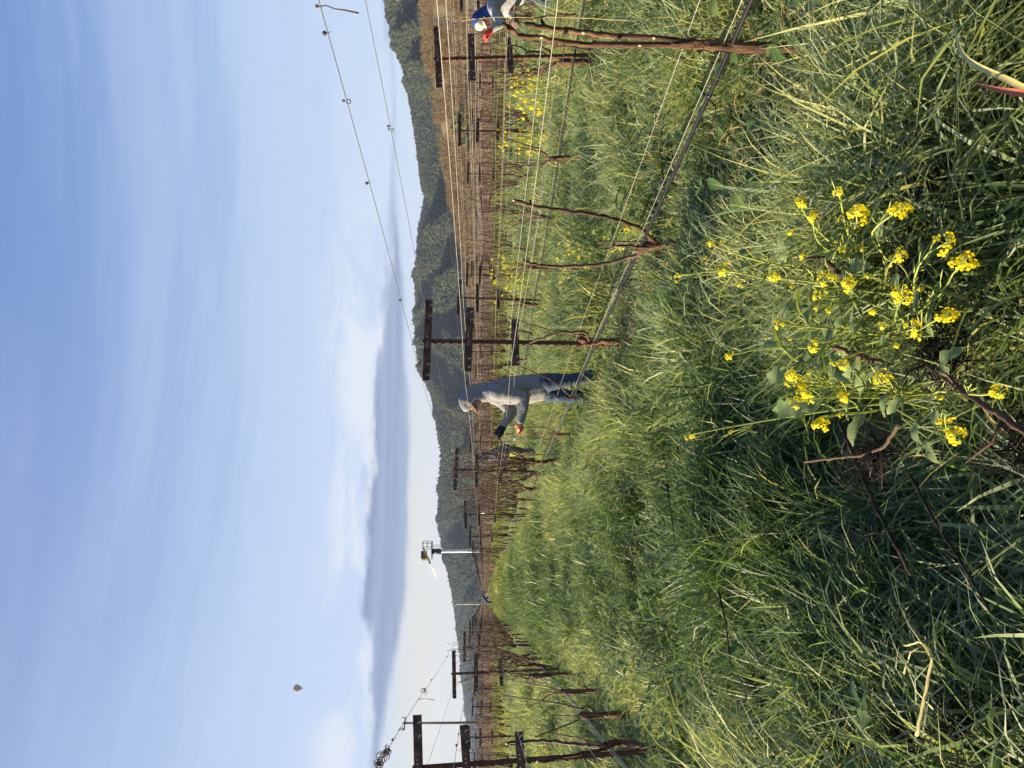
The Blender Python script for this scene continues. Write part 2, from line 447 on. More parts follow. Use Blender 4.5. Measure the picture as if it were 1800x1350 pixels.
def scatter(name, variants, pts, rots, scl, idx=None):
    """one object whose points carry instances of the variant meshes (for what nobody could count)"""
    n = len(pts)
    col = bpy.data.collections.new(name + '_variants')
    for i, me in enumerate(variants):
        o = bpy.data.objects.new('%s_variant' % name, me)
        col.objects.link(o)
    me = bpy.data.meshes.new(name)
    me.vertices.add(n)
    me.vertices.foreach_set('co', np.asarray(pts, np.float32).ravel())
    a = me.attributes.new('rot', 'FLOAT_VECTOR', 'POINT'); a.data.foreach_set('vector', np.asarray(rots, np.float32).ravel())
    scl = np.asarray(scl, np.float32)
    if scl.ndim == 1: scl = np.repeat(scl[:, None], 3, 1)
    a = me.attributes.new('scl', 'FLOAT_VECTOR', 'POINT'); a.data.foreach_set('vector', scl.ravel())
    if idx is None: idx = RNG.integers(0, len(variants), n)
    a = me.attributes.new('idx', 'INT', 'POINT'); a.data.foreach_set('value', np.asarray(idx, np.int32))
    o = bpy.data.objects.new(name, me)
    C.objects.link(o)
    ng = bpy.data.node_groups.new(name + '_scatter', 'GeometryNodeTree')
    ng.interface.new_socket('Geometry', in_out='INPUT', socket_type='NodeSocketGeometry')
    ng.interface.new_socket('Geometry', in_out='OUTPUT', socket_type='NodeSocketGeometry')
    N = ng.nodes.new; Lk = ng.links.new
    gi = N('NodeGroupInput'); go = N('NodeGroupOutput')
    ci = N('GeometryNodeCollectionInfo')
    ci.inputs['Collection'].default_value = col
    ci.inputs['Separate Children'].default_value = True
    ci.inputs['Reset Children'].default_value = True
    ip = N('GeometryNodeInstanceOnPoints')
    def attr(nm, typ):
        q = N('GeometryNodeInputNamedAttribute'); q.data_type = typ; q.inputs['Name'].default_value = nm
        return q.outputs['Attribute']
    e2r = N('FunctionNodeEulerToRotation')
    Lk(attr('rot', 'FLOAT_VECTOR'), e2r.inputs[0])
    Lk(gi.outputs[0], ip.inputs['Points'])
    Lk(ci.outputs[0], ip.inputs['Instance'])
    ip.inputs['Pick Instance'].default_value = True
    Lk(attr('idx', 'INT'), ip.inputs['Instance Index'])
    Lk(e2r.outputs[0], ip.inputs['Rotation'])
    Lk(attr('scl', 'FLOAT_VECTOR'), ip.inputs['Scale'])
    Lk(ip.outputs[0], go.inputs[0])
    md = o.modifiers.new('scatter', 'NODES'); md.node_group = ng
    return o

# ================================================================== GROUND
def build_ground():
    rr = np.concatenate([[0.0], np.arange(0.25, 15, 0.22), np.geomspace(15.3, 6500, 60)])
    na = 320
    ang = np.linspace(0, 2 * np.pi, na, endpoint=False)
    V = [(0, 0, float(ground_h(0, 0)))]
    for r in rr[1:]:
        x = r * np.sin(ang); y = r * np.cos(ang)
        V += list(zip(x, y, ground_h(x, y)))
    F = [(0, 1 + (j + 1) % na, 1 + j) for j in range(na)]
    for i in range(len(rr) - 2):
        a = 1 + i * na; b = a + na
        F += [(a + j, a + (j + 1) % na, b + (j + 1) % na, b + j) for j in range(na)]
    me = bpy.data.meshes.new('ground')
    me.from_pydata(V, [], F)
    m, nt, b, out = new_mat('valley_floor')
    tc = nt.nodes.new('ShaderNodeTexCoord')
    n = nt.nodes.new('ShaderNodeTexNoise'); n.inputs['Scale'].default_value = 0.35; n.inputs['Detail'].default_value = 10; n.inputs['Roughness'].default_value = 0.7
    nt.links.new(tc.outputs['Object'], n.inputs['Vector'])
    n2 = nt.nodes.new('ShaderNodeTexNoise'); n2.inputs['Scale'].default_value = 6.0; n2.inputs['Detail'].default_value = 6
    nt.links.new(tc.outputs['Object'], n2.inputs['Vector'])
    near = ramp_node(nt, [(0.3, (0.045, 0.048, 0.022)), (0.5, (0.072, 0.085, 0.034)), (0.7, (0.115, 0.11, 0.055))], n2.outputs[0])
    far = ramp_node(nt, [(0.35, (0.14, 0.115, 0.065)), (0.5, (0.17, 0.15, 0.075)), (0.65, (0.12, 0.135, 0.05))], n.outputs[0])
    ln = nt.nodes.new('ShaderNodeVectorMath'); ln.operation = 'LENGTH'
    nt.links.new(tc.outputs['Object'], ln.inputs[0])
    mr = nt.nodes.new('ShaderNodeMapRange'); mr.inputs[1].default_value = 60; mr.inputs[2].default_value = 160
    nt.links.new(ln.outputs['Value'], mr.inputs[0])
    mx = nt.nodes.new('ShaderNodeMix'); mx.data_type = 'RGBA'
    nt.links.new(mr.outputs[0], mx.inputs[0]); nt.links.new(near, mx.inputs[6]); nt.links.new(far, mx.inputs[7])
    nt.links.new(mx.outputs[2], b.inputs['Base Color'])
    b.inputs['Roughness'].default_value = 1.0
    b.inputs['Specular IOR Level'].default_value = 0.1
    bp = nt.nodes.new('ShaderNodeBump'); bp.inputs['Strength'].default_value = 0.6; bp.inputs['Distance'].default_value = 0.03
    nt.links.new(n2.outputs[0], bp.inputs['Height']); nt.links.new(bp.outputs[0], b.inputs['Normal'])
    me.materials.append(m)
    me.polygons.foreach_set('use_smooth', [True] * len(F))
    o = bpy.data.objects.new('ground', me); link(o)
    tag(o, 'grassy valley floor under the vine rows', kind='structure')
build_ground()

# ================================================================== HILLS
RIDGE = [(-500, 690), (-200, 690), (-60, 688), (0, 685), (30, 680), (80, 691), (140, 713), (200, 723), (260, 733), (330, 743), (350, 746), (390, 737), (430, 731), (480, 733),
         (530, 730), (570, 728), (620, 732), (660, 741), (690, 756), (720, 766), (760, 768), (800, 776), (850, 771), (900, 770), (930, 771),
         (960, 777), (1000, 787), (1040, 796), (1070, 798), (1110, 803), (1150, 813), (1200, 816), (1250, 821), (1300, 829), (1350, 834), (1500, 838), (2200, 841)]
RID_AZ = np.array([math.atan((675 - y) / FPX) for y, x in RIDGE])[::-1]
RID_TAN = np.array([(851 - x - (5 if y < 1120 else 1)) / FPX * math.cos(math.atan((675 - y) / FPX)) for y, x in RIDGE])[::-1]
def ridge_dist(az):
    d = np.degrees(az)
    return np.interp(d, [-60, -24, -20, -15, -5, 10, 30, 60], [3600, 3500, 2700, 1650, 1450, 1200, 1000, 1000])
def hill_height(az, r):
    Rr = ridge_dist(az)
    H = CAM_H + np.interp(az, RID_AZ, RID_TAN) * Rr
    r0 = Rr * 0.50
    s = (r - r0) / (Rr - r0)
    sc = np.clip(s, 0, 1)
    prof = sc * 0.55 + 0.45 * sc * sc * (3 - 2 * sc)
    d = np.degrees(az)
    warp = 2.2 * (vnoise(d * 0.15, sc * 1.5, 3.0) - 0.5)
    spur = np.abs(((d / 5.3 + warp + 0.7 * sc) % 1.0) - 0.5) * 2          # ridged spurs and ravines
    spur2 = np.abs(((d / 2.1 + 2.0 * warp - 0.9 * sc) % 1.0) - 0.5) * 2
    env = np.clip(sc * (1.0 - sc) * 4, 0, 1)
    h = H * (prof + env * (0.30 * (spur - 0.55) + 0.12 * (spur2 - 0.5)))
    back = np.clip(s - 1, 0, 3)
    h = h * (1 - 0.5 * np.clip(back * 1.2, 0, 1))
    return np.where(s < 0, -2.0, h - 2.0 * (1 - sc))
def build_hills():
    azs = np.radians(np.linspace(-58, 58, 420))
    fr = np.concatenate([np.linspace(0.47, 1.0, 54), np.linspace(1.02, 1.3, 8)])
    A, Fq = np.meshgrid(azs, fr, indexing='ij')
    Rr = ridge_dist(A) * Fq
    Z = hill_height(A, Rr)
    V = np.stack([np.sin(A) * Rr, np.cos(A) * Rr, Z], -1).reshape(-1, 3)
    nf = len(fr)
    F = [(i * nf + j, i * nf + j + 1, (i + 1) * nf + j + 1, (i + 1) * nf + j) for i in range(len(azs) - 1) for j in range(nf - 1)]
    me = bpy.data.meshes.new('hills')
    me.from_pydata(V.tolist(), [], F)
    me.polygons.foreach_set('use_smooth', [True] * len(F))
    me.materials.append(noise_mat('hill_slope', [(0.35, (0.028, 0.036, 0.020)), (0.55, (0.045, 0.052, 0.028)), (0.75, (0.075, 0.072, 0.040))], scale=0.02, rough=1.0))
    o = bpy.data.objects.new('hills', me); link(o)
    tag(o, 'wooded hills closing the valley behind the vineyard', kind='structure')
    # forest on the slopes
    variants = []
    mat = leaf_mat('forest_foliage', [(0.0, (0.014, 0.026, 0.018)), (0.35, (0.025, 0.037, 0.024)), (0.65, (0.042, 0.053, 0.031)), (1.0, (0.078, 0.073, 0.044))], rough=0.9, trans=0.0, spec=0.05)
    for k in range(9):
        b = MB(); rg = np.random.default_rng(100 + k)
        if k < 6:      # broad oaks and bays
            for q in range(9):
                a = rg.uniform(0, 6.28); rad = rg.uniform(0, 0.34)
                s = rg.uniform(0.20, 0.36)
                b.ball((rad * math.cos(a), rad * math.sin(a), rg.uniform(0.35, 0.80)), (s, s, s * rg.uniform(0.7, 1.0)), 7, 5)
                b.tone[-1][:] = rg.uniform(0.25, 0.75)
        else:          # conifers
            for q in range(5):
                z0 = 0.15 + q * 0.22; rr = 0.34 * (1 - q / 5.6)
                pts = [(0, 0, z0 + 0.36), (0, 0, z0)]
                b.tube(pts, [0.02, rr], 8, rough=0.35, rng=rg)
                b.tone[-1][:] = rg.uniform(0.05, 0.4)
        if k < 6: b.tube([(0, 0, -0.3), (0, 0, 0.5)], [0.05, 0.03], 5)
        V = np.vstack(b.v); V += rg.normal(0, 0.035, V.shape); b.v = [V]
        variants.append(b.mesh('forest_tree_mesh', mat, smooth=False, tone=True))
    n = 90000
    az = np.radians(RNG.uniform(-38, 38, n)); u = RNG.uniform(0.50, 1.06, n)
    Rr = ridge_dist(az)
    keep = RNG.uniform(0, 1, n) < np.clip(1.25 - (Rr - 1000) / 5000, 0.5, 1)
    az, u, Rr = az[keep], u[keep], Rr[keep]
    r = Rr * u
    z = hill_height(az, r)
    # meadows and clearings
    clear = vnoise(np.degrees(az) * 0.55, u * 14, 5.0)
    keep = ~((clear > 2.0) & (u < 0.85))
    az, r, z, Rr, u = az[keep], r[keep], z[keep], Rr[keep], u[keep]
    m_ = len(az)
    s = RNG.uniform(3.6, 6.6, m_) * np.clip(Rr / 1300, 0.85, 1.9)
    s3 = np.stack([s * RNG.uniform(0.9, 1.3, m_), s * RNG.uniform(0.9, 1.3, m_), s * RNG.uniform(0.7, 1.05, m_)], 1)
    idx = np.where(RNG.uniform(0, 1, m_) < 0.14, RNG.integers(6, 9, m_), RNG.integers(0, 6, m_))
    f = scatter('forest', variants, np.stack([np.sin(az) * r, np.cos(az) * r, z - 0.5], 1), np.stack([np.zeros(m_), np.zeros(m_), RNG.uniform(0, 6.28, m_)], 1), s3, idx)
    tag(f, 'dense mixed wood covering the hills', 'forest', kind='stuff')
build_hills()

# ================================================================== GRASS
MAN_XY = (-0.05, 8.85)           # trodden grass where the pruner stands
def row_gap(x, y):
    p = x * PR[0] + y * PR[1]
    return ((p - (-1.19) + 1.78) % 3.56) - 1.78           # distance from the nearest vine row
def tussocks(x, y, rg, fixed=None):
    """height, heading, lean, tone and width of the tuft growing at each place"""
    n = len(x)
    strip = np.exp(-(row_gap(x, y) / 0.55) ** 2)
    l1 = vnoise(x * 1.5, y * 1.5, 1.0); l2 = vnoise(x * 0.5, y * 0.5, 2.0); l3 = vnoise(x * 3.4, y * 3.4, 6.0)
    h = 0.35 - 0.10 * strip + 0.32 * (l1 - 0.5) + 0.22 * (l2 - 0.5) + 0.14 * (l3 - 0.5)
    h = np.clip(h * rg.uniform(0.75, 1.25, n), 0.16, 0.8)
    head = 6.28 * 1.4 * vnoise(x * 0.9, y * 0.9, 4.0) + 3.0 * (l1 - 0.5) + rg.normal(0, 0.8, n)
    lean = np.clip(0.35 + 0.9 * (vnoise(x * 0.9, y * 0.9, 9.0) - 0.3) + rg.normal(0, 0.15, n), 0.02, 1.0)
    tone = 0.46 + 0.34 * (vnoise(x * 0.8, y * 0.8, 12.0) - 0.5) + 0.22 * (vnoise(x * 2.6, y * 2.6, 13.0) - 0.5) + rg.normal(0, 0.06, n)
    pq = x * PR[0] + y * PR[1]
    if fixed is None:
        tone = tone + np.where((pq > 2.7) | (pq < -1.8), 0.13, 0.0) 
        lane = np.exp(-((pq - 0.35) / 0.85) ** 4); edge = np.exp(-((pq - 1.45) / 0.35) ** 2) + np.exp(-((pq + 0.85) / 0.35) ** 2)
        tone = tone - 0.24 * lane + 0.10 * edge; h = h * (1 - 0.32 * lane + 0.18 * edge) * (1 - 0.28 * strip)
        h = h * np.where(pq > 3.0, 1.18, 1.0)
        tall = (pq < -0.85) & (pq > -2.1) & (y < 3.7) & (x < -0.5); h = np.where(tall, h * 1.1 + 0.36, h)      # unseen strip beside the camera, made taller to shade the near alley
    else: tone = tone + fixed
    feet = np.hypot(x - MAN_XY[0], y - MAN_XY[1]) < 0.55; h = np.where(feet, 0.13, h)
    fount = rg.uniform(0, 1, n) < 0.5
    tone = tone + rg.normal(0, 0.09, n)
    broad = (vnoise(x * 1.1, y * 1.1, 8.0) > 0.60) & (rg.uniform(0, 1, n) < 0.6) | (rg.uniform(0, 1, n) < 0.10)
    return h, head, lean, tone, broad, fount
def blades_mesh(name, tx, ty, tz, per, spread, width, segs, seed, mat, hscale=1.0, fixed=None):
    """every blade real geometry: curved, tapering, twisted ribbons, combed tuft by tuft"""
    rg = np.random.default_rng(seed)
    h, head, lean, tone, broad, fount = tussocks(tx, ty, rg, fixed)
    cntb = np.where(broad, max(2, int(per * 0.45)), per)
    idx = np.repeat(np.arange(len(tx)), cntb); n = len(idx)
    a = rg.uniform(0, 6.28, n); rad = spread * np.sqrt(rg.uniform(0, 1, n))
    bx = tx[idx] + rad * np.cos(a); by = ty[idx] + rad * np.sin(a); bz = tz[idx] - 0.03
    L = h[idx] * hscale * rg.uniform(0.7, 1.45, n)
    stray = rg.uniform(0, 1, n) < 0.36
    th = head[idx] + np.where(stray, rg.uniform(-3.1, 3.1, n), rg.normal(0, 0.6, n))
    th = np.where(fount[idx] & ~stray, a + rg.normal(0, 0.45, n), th)
    phi0 = np.abs(np.where(fount[idx], 0.25, lean[idx] * 0.7) + rg.normal(0, 0.16, n))
    phi1 = phi0 + (1.25 + 1.1 * lean[idx]) * rg.uniform(0.35, 1.4, n)
    sc = rg.normal(0, 0.45, n)
    w = width * np.where(broad[idx], 1.6, 1.0) * rg.uniform(0.55, 1.35, n)
    roll = rg.uniform(-0.8, 0.8, n); rolld = rg.normal(0, 0.7, n)
    tn = np.clip(tone[idx] + rg.normal(0, 0.11, n) + np.where(broad[idx], 0.05, 0), 0.0, 0.86)
    tn = np.where(rg.uniform(0, 1, n) < 0.012, rg.uniform(0.84, 0.95, n), tn)
    cx, sy = np.cos(th), np.sin(th)
    pos = np.stack([bx, by, bz], 1)
    V = np.zeros((n, segs + 1, 2, 3), np.float32)
    for k in range(segs + 1):
        t = k / segs
        ph = phi0 + (phi1 - phi0) * t ** 1.4
        d = np.stack([cx * np.sin(ph) - sy * sc * t, sy * np.sin(ph) + cx * sc * t, np.cos(ph)], 1)
        d /= np.linalg.norm(d, axis=1)[:, None]
        side = np.stack([-sy, cx, np.zeros(n)], 1)
        nr = np.cross(d, side)
        rl = roll + rolld * t
        ax = side * np.cos(rl)[:, None] + nr * np.sin(rl)[:, None]
        ww = w * ((0.6 + 0.8 * t) if t < 0.4 else max(0.04, 0.92 * (1 - ((t - 0.4) / 0.6) ** 1.7)))
        V[:, k, 0] = pos - ax * ww[:, None] / 2; V[:, k, 1] = pos + ax * ww[:, None] / 2
        if k < segs: pos = pos + d * (L / segs)[:, None]
    nv = (segs + 1) * 2
    q = np.array([[2 * k, 2 * k + 1, 2 * k + 3, 2 * k + 2] for k in range(segs)])
    F = (np.arange(n)[:, None, None] * nv + q[None]).reshape(-1, 4)
    me = bpy.data.meshes.new(name)
    me.vertices.add(n * nv); me.vertices.foreach_set('co', V.ravel())
    nf = len(F)
    me.loops.add(nf * 4); me.loops.foreach_set('vertex_index', F.ravel().astype(np.int32))
    me.polygons.add(nf); me.polygons.foreach_set('loop_start', np.arange(0, nf * 4, 4, dtype=np.int32))
    me.polygons.foreach_set('use_smooth', np.ones(nf, bool))
    at = me.attributes.new('tone', 'FLOAT', 'POINT'); at.data.foreach_set('value', np.repeat(tn, nv).astype(np.float32))
    me.materials.append(mat)
    me.update(calc_edges=True)
    return me
def sector(n, rmin, rmax, azmax, rg):
    r = np.sqrt(rg.uniform(rmin ** 2, rmax ** 2, n)); az = np.radians(rg.uniform(-azmax, azmax, n))
    return r * np.sin(az), r * np.cos(az)
def build_grass():
    rg = np.random.default_rng(77)
    x, y = sector(4300, 0.8, 5.2, 44, rg)
    gap = vnoise(x * 2.1, y * 2.1, 41.0) > rg.uniform(0.10, 0.34, len(x)); x, y = x[gap], y[gap]
    me = blades_mesh('grass', x, y, ground_h(x, y), 22, 0.085, 0.0092, 5, 1, M['grass'], 1.12)
    tag(link(bpy.data.objects.new('grass', me)), 'long lush grass of the nearest alley, combed into swirls', 'grass', kind='stuff')
    x, y = sector(9800, 5.0, 14.5, 40, rg)
    # extra unseen tufts west of the view, added so their shade reaches in
    t2 = rg.uniform(-3.0, 4.0, 1100); p2 = rg.uniform(-2.1, -0.85, 1100); x2 = t2 * DR[0] + p2 * PR[0]; y2 = t2 * DR[1] + p2 * PR[1]; k2 = x2 < -0.54 * np.maximum(y2, 0) - 0.15; x2, y2 = x2[k2], y2[k2]
    x = np.concatenate([x, x2]); y = np.concatenate([y, y2])
    me = blades_mesh('mid_grass', x, y, ground_h(x, y), 19, 0.12, 0.0108, 3, 2, M['grass'], 0.92)
    tag(link(bpy.data.objects.new('mid_grass', me)), 'tall grass round the posts and between the first vine rows', 'grass', kind='stuff')
    # flattened dead thatch showing between the tufts
    x, y = sector(1500, 0.9, 9.0, 42, rg); nz = len(x)
    b = MB(); hh = ground_h(x, y)
    for i in range(nz):
        for k in range(7):
            a = rg.uniform(0, 6.28); L = rg.uniform(.08, .22); c = np.array([x[i] + rg.normal(0, .06), y[i] + rg.normal(0, .06), hh[i] + rg.uniform(.02, .14)])
            d = np.array([math.cos(a), math.sin(a), rg.normal(0, .25)]); w = np.array([-d[1], d[0], rg.normal(0, .4)]) * rg.uniform(.0015, .0032)
            b.add([c - w, c + w, c + d * L * .5 + w + [0, 0, .01], c + d * L * .5 - w + [0, 0, .01], c + d * L], [(0, 1, 2, 3), (3, 2, 4)])
    tag(b.build('thatch', M['thatch']), 'dead straw lying between the green tufts', 'thatch', kind='stuff')
    # low broad-leaved weeds among the blades
    var = []
    for v in range(6):
        b = MB()
        for i in range(int(rg.integers(6, 12))):
            a = rg.uniform(0, 6.28); L = rg.uniform(.04, .10); W = L * rg.uniform(.35, .6); z0 = rg.uniform(.02, .26); up = rg.uniform(.1, .8)
            d = np.array([math.cos(a), math.sin(a), up]); d /= np.linalg.norm(d); s_ = np.array([-math.sin(a), math.cos(a), 0]); V = []
            for t in (0, .25, .5, .75, 1.0):
                c = np.array([0, 0, z0]) + d * L * (t + .25) + np.array([0, 0, -.35 * L * t * t]); w = W * .5 * math.sin(min(1, t * .9 + .08) * math.pi) + .0008
                V += [c - s_ * w + [0, 0, w * .3], c, c + s_ * w + [0, 0, w * .3]]
            F = []
            for q in range(4): F += [(3 * q, 3 * q + 1, 3 * q + 4, 3 * q + 3), (3 * q + 1, 3 * q + 2, 3 * q + 5, 3 * q + 4)]
            b.add(V, F, 0, rg.uniform(.1, .9))
        b.tube([(0, 0, -.03), (.005, 0, .15), (0, .005, .28)], [.0025, .002, .001], 5, tone=.4)
        var.append(b.mesh('weed_mesh', M['weed'], True, True))
    x, y = sector(900, 0.9, 11.0, 42, rg); k = vnoise(x * .8, y * .8, 61.0) > .45; x, y = x[k], y[k]; n = len(x)
    o = scatter('weeds', var, np.stack([x, y, ground_h(x, y)], 1), np.stack([rg.normal(0, .2, n), rg.normal(0, .2, n), rg.uniform(0, 6.28, n)], 1), rg.uniform(.7, 1.35, n))
    tag(o, 'low broad-leaved weeds mixed into the grass', 'weeds', kind='stuff')
    def tiles(name, size, ntuft, per, spread, width, segs, rmin, rmax, azmax, nvar, label, mat, hs):
        var = []
        for v in range(nvar):
            ra = size * 0.78 * np.sqrt(rg.uniform(0, 1, ntuft)) * rg.uniform(.75, 1, ntuft); aa = rg.uniform(0, 6.28, ntuft); tx = ra * np.cos(aa) + 40 * v; ty = ra * np.sin(aa) + 55 * v
            me = blades_mesh(name + '_patch', tx, ty, np.zeros(ntuft), per, spread, width, segs, 50 + v, mat, hs, -0.22 if v < nvar // 2 else 0.11)
            co = np.zeros(len(me.vertices) * 3, np.float32); me.vertices.foreach_get('co', co); co = co.reshape(-1, 3)
            co[:, 0] -= 40 * v; co[:, 1] -= 55 * v; me.vertices.foreach_set('co', co.ravel()); var.append(me)
        g = np.arange(-rmax, rmax, size)
        X, Y = np.meshgrid(g, np.arange(0, rmax, size)); X = X.ravel() + 0.0; Y = Y.ravel()
        r = np.hypot(X, Y); az = np.degrees(np.arctan2(X, Y))
        k = (r > rmin) & (r < rmax) & (np.abs(az) < azmax); X, Y = X[k], Y[k]; n = len(X)
        rot = np.stack([np.zeros(n), np.zeros(n), rg.uniform(0, 6.28, n)], 1)
        s = rg.uniform(0.9, 1.15, n)
        o = scatter(name, var, np.stack([X + rg.uniform(-.3, .3, n) * size, Y + rg.uniform(-.3, .3, n) * size, ground_h(X, Y)], 1), rot, np.stack([s, s, s * rg.uniform(.8, 1.2, n)], 1), np.where(np.abs(X * PR[0] + Y * PR[1] - 0.4) < 0.95, rg.integers(0, nvar // 2, n), rg.integers(nvar // 2, nvar, n)))
        tag(o, label, 'grass', kind='stuff')
    tiles('further_grass', 2.0, 260, 15, 0.20, 0.016, 3, 13.5, 46, 38, 8, 'yellow-green grass of the alleys beyond the pruner', M['grass'], 0.85)
    tiles('distant_grass', 6.0, 560, 14, 0.5, 0.045, 2, 43.0, 150, 34, 6, 'distant pale grass between the far vine rows', M['far_grass'], 1.3)
build_grass()

# ================================================================== TRELLIS
ROWS = {}                      # k -> across position
ROWS[-1] = -1.19; ROWS[0] = 2.27; ROWS[1] = 5.95
for k in range(2, 60): ROWS[k] = ROWS[1] + 3.6 * (k - 1)
for k in range(-2, -40, -1): ROWS[k] = ROWS[-1] + 3.55 * (k + 1)
ORD = ['first', 'second', 'third', 'fourth', 'fifth', 'sixth', 'seventh', 'eighth', 'ninth', 'tenth', 'eleventh', 'twelfth', 'thirteenth', 'fourteenth', 'fifteenth',
       'sixteenth', 'seventeenth', 'eighteenth', 'nineteenth', 'twentieth']
def rowname(k):
    if k == -1: return "the left alley row"
    if k == 0: return "the grey-hooded pruner's row"
    if k > 0: return "the %s row behind the pruner's row" % ORD[k - 1]
    return "the %s row beyond the left alley row" % ORD[-k - 2]
def in_view(q, marg=3.0, far=320):
    az = math.degrees(math.atan2(q[0], q[1])); d = math.hypot(q[0], q[1])
    return q[1] > 0.3 and abs(az) < 26.8 + marg + 25.0 / max(d, 1) and d < far
RZ = -ROW_AZ                   # local x = across the row, local y = along it

def post_mesh(seed):
    b = MB(); rg = np.random.default_rng(seed)
    b.box((0, 0, 0.72), (0.040, 0.008, 2.50))            # flange
    b.box((0.0, 0.022, 0.72), (0.010, 0.036, 2.50))       # web
    for i in range(25):
        b.box((-0.024, 0.004, 0.15 + i * 0.074), (0.010, 0.014, 0.020))
    return b.mesh('post', M['rust'], False)
def arm_mesh(L, h=0.066):
    b = MB(); l = L / 2
    b.box((0, -0.0165, 0), (L, 0.005, h))
    b.box((0, 0.000, h / 2 - 0.002), (L, 0.028, 0.004))
    b.box((0, 0.000, -h / 2 + 0.002), (L, 0.028, 0.004))
    return b.mesh('crossarm', M['arm_steel'], False)
def clip_mesh():
    b = MB()
    b.box((0, 0, 0), (0.004, 0.002, 0.020)); b.box((-0.007, 0, 0.009), (0.014, 0.0022, 0.0035)); b.box((0.004, 0, -0.010), (0.010, 0.0018, 0.003))
    return b.mesh('wire_clip', M['clip'], False)
def far_post_mesh():
    b = MB()
    b.box((0, 0, 0.90), (0.045, 0.03, 2.14))
    for z, L in ((1.92, .78), (1.54, .62), (1.11, .46)): b.box((0, -0.03, z), (L, 0.03, 0.066))
    return b.mesh('trellis_post', M['arm_steel'], False)
PM = [post_mesh(1), post_mesh(2)]
AM = {L: arm_mesh(L) for L in (.78, .62, .46)}
CM = clip_mesh()
HM = (lambda b: (b.ball((0, 0, 0), (0.006, 0.004, 0.006), 6, 4), b.mesh('bolt', M['clip']))[1])(MB())
def make_post(q, lean, detail, label, group):
    e = empty('trellis_post', (q[0], q[1], 0), RZ)
    e.rotation_euler = (lean[1], lean[0], RZ)
    tag(e, label, 'trellis post', group)
    link(bpy.data.objects.new('post', PM[0]), e)
    for z, L in ((1.92, .78), (1.54, .62), (1.11, .46)):
        a = link(bpy.data.objects.new('crossarm', AM[L]), e)
        a.location = (random.uniform(-.015, .015), -0.016, z)
        a.rotation_euler = (random.uniform(-.10, .10), random.uniform(-.035, .035), random.uniform(-.05, .05))
        if detail:
            for sgn in (-1, 1):
                for f in (0.60, 0.86):
                    c = link(bpy.data.objects.new('wire_clip', CM), a)
                    c.location = (sgn * f * L / 2, -0.0205, -0.018)
            for dx in (-.05, -.03, .03, .06):
                c = link(bpy.data.objects.new('bolt', HM), a); c.location = (dx, -0.020, 0.004)
    return e
POST_T0 = {-1: 6.70, 0: 6.74, 1: 7.36}
posts = []
for k, p in ROWS.items():
    t0 = POST_T0.get(k, 7.0 + 0.25 * math.sin(k * 2.1))
    for j in range(-1, 45):
        t = t0 + 7.5 * j
        q = P(t, p)
        if in_view(q): posts.append((math.hypot(q[0], q[1]), k, j, q))
posts.sort(key=lambda s: s[0])
LEANS = {(-1, 0): (-0.05, 0.0), (0, 0): (0.012, 0.0), (1, 0): (-0.052, 0.0), (-1, 1): (-0.03, 0.0)}
cnt = {}
far_posts = []
FPM = far_post_mesh()
for i, (d, k, j, q) in enumerate(posts):
    if i < 290 and d < 200:
        n = cnt.get(k, 0); cnt[k] = n + 1
        ln = LEANS.get((k, j), (random.gauss(0, 0.018), random.gauss(0, 0.01)))
        if abs(k) <= 6 and n < len(ORD):
            lab = 'rusty three-armed trellis post, %s in %s' % (ORD[n], rowname(k)); grp = 'trellis posts of the near rows'
        else:
            lab = 'tiny dark trellis post in the far rows towards the hills'; grp = 'far trellis posts'
        if d < 32:
            make_post(q, ln, d < 16, lab, grp)
        else:
            o = bpy.data.objects.new('trellis_post', FPM); link(o); o.location = (q[0], q[1], 0); o.rotation_euler = (ln[1], ln[0], RZ)
            tag(o, lab, 'trellis post', grp)
    else:
        far_posts.append(q)
if far_posts:
    n = len(far_posts)
    o = scatter('distant_trellis_posts', [FPM], np.array(far_posts), np.stack([np.zeros(n), RNG.normal(0, .02, n), np.full(n, RZ)], 1), np.ones(n))
    tag(o, 'mass of tiny trellis posts at the far end of the vineyard', 'trellis', kind='stuff')

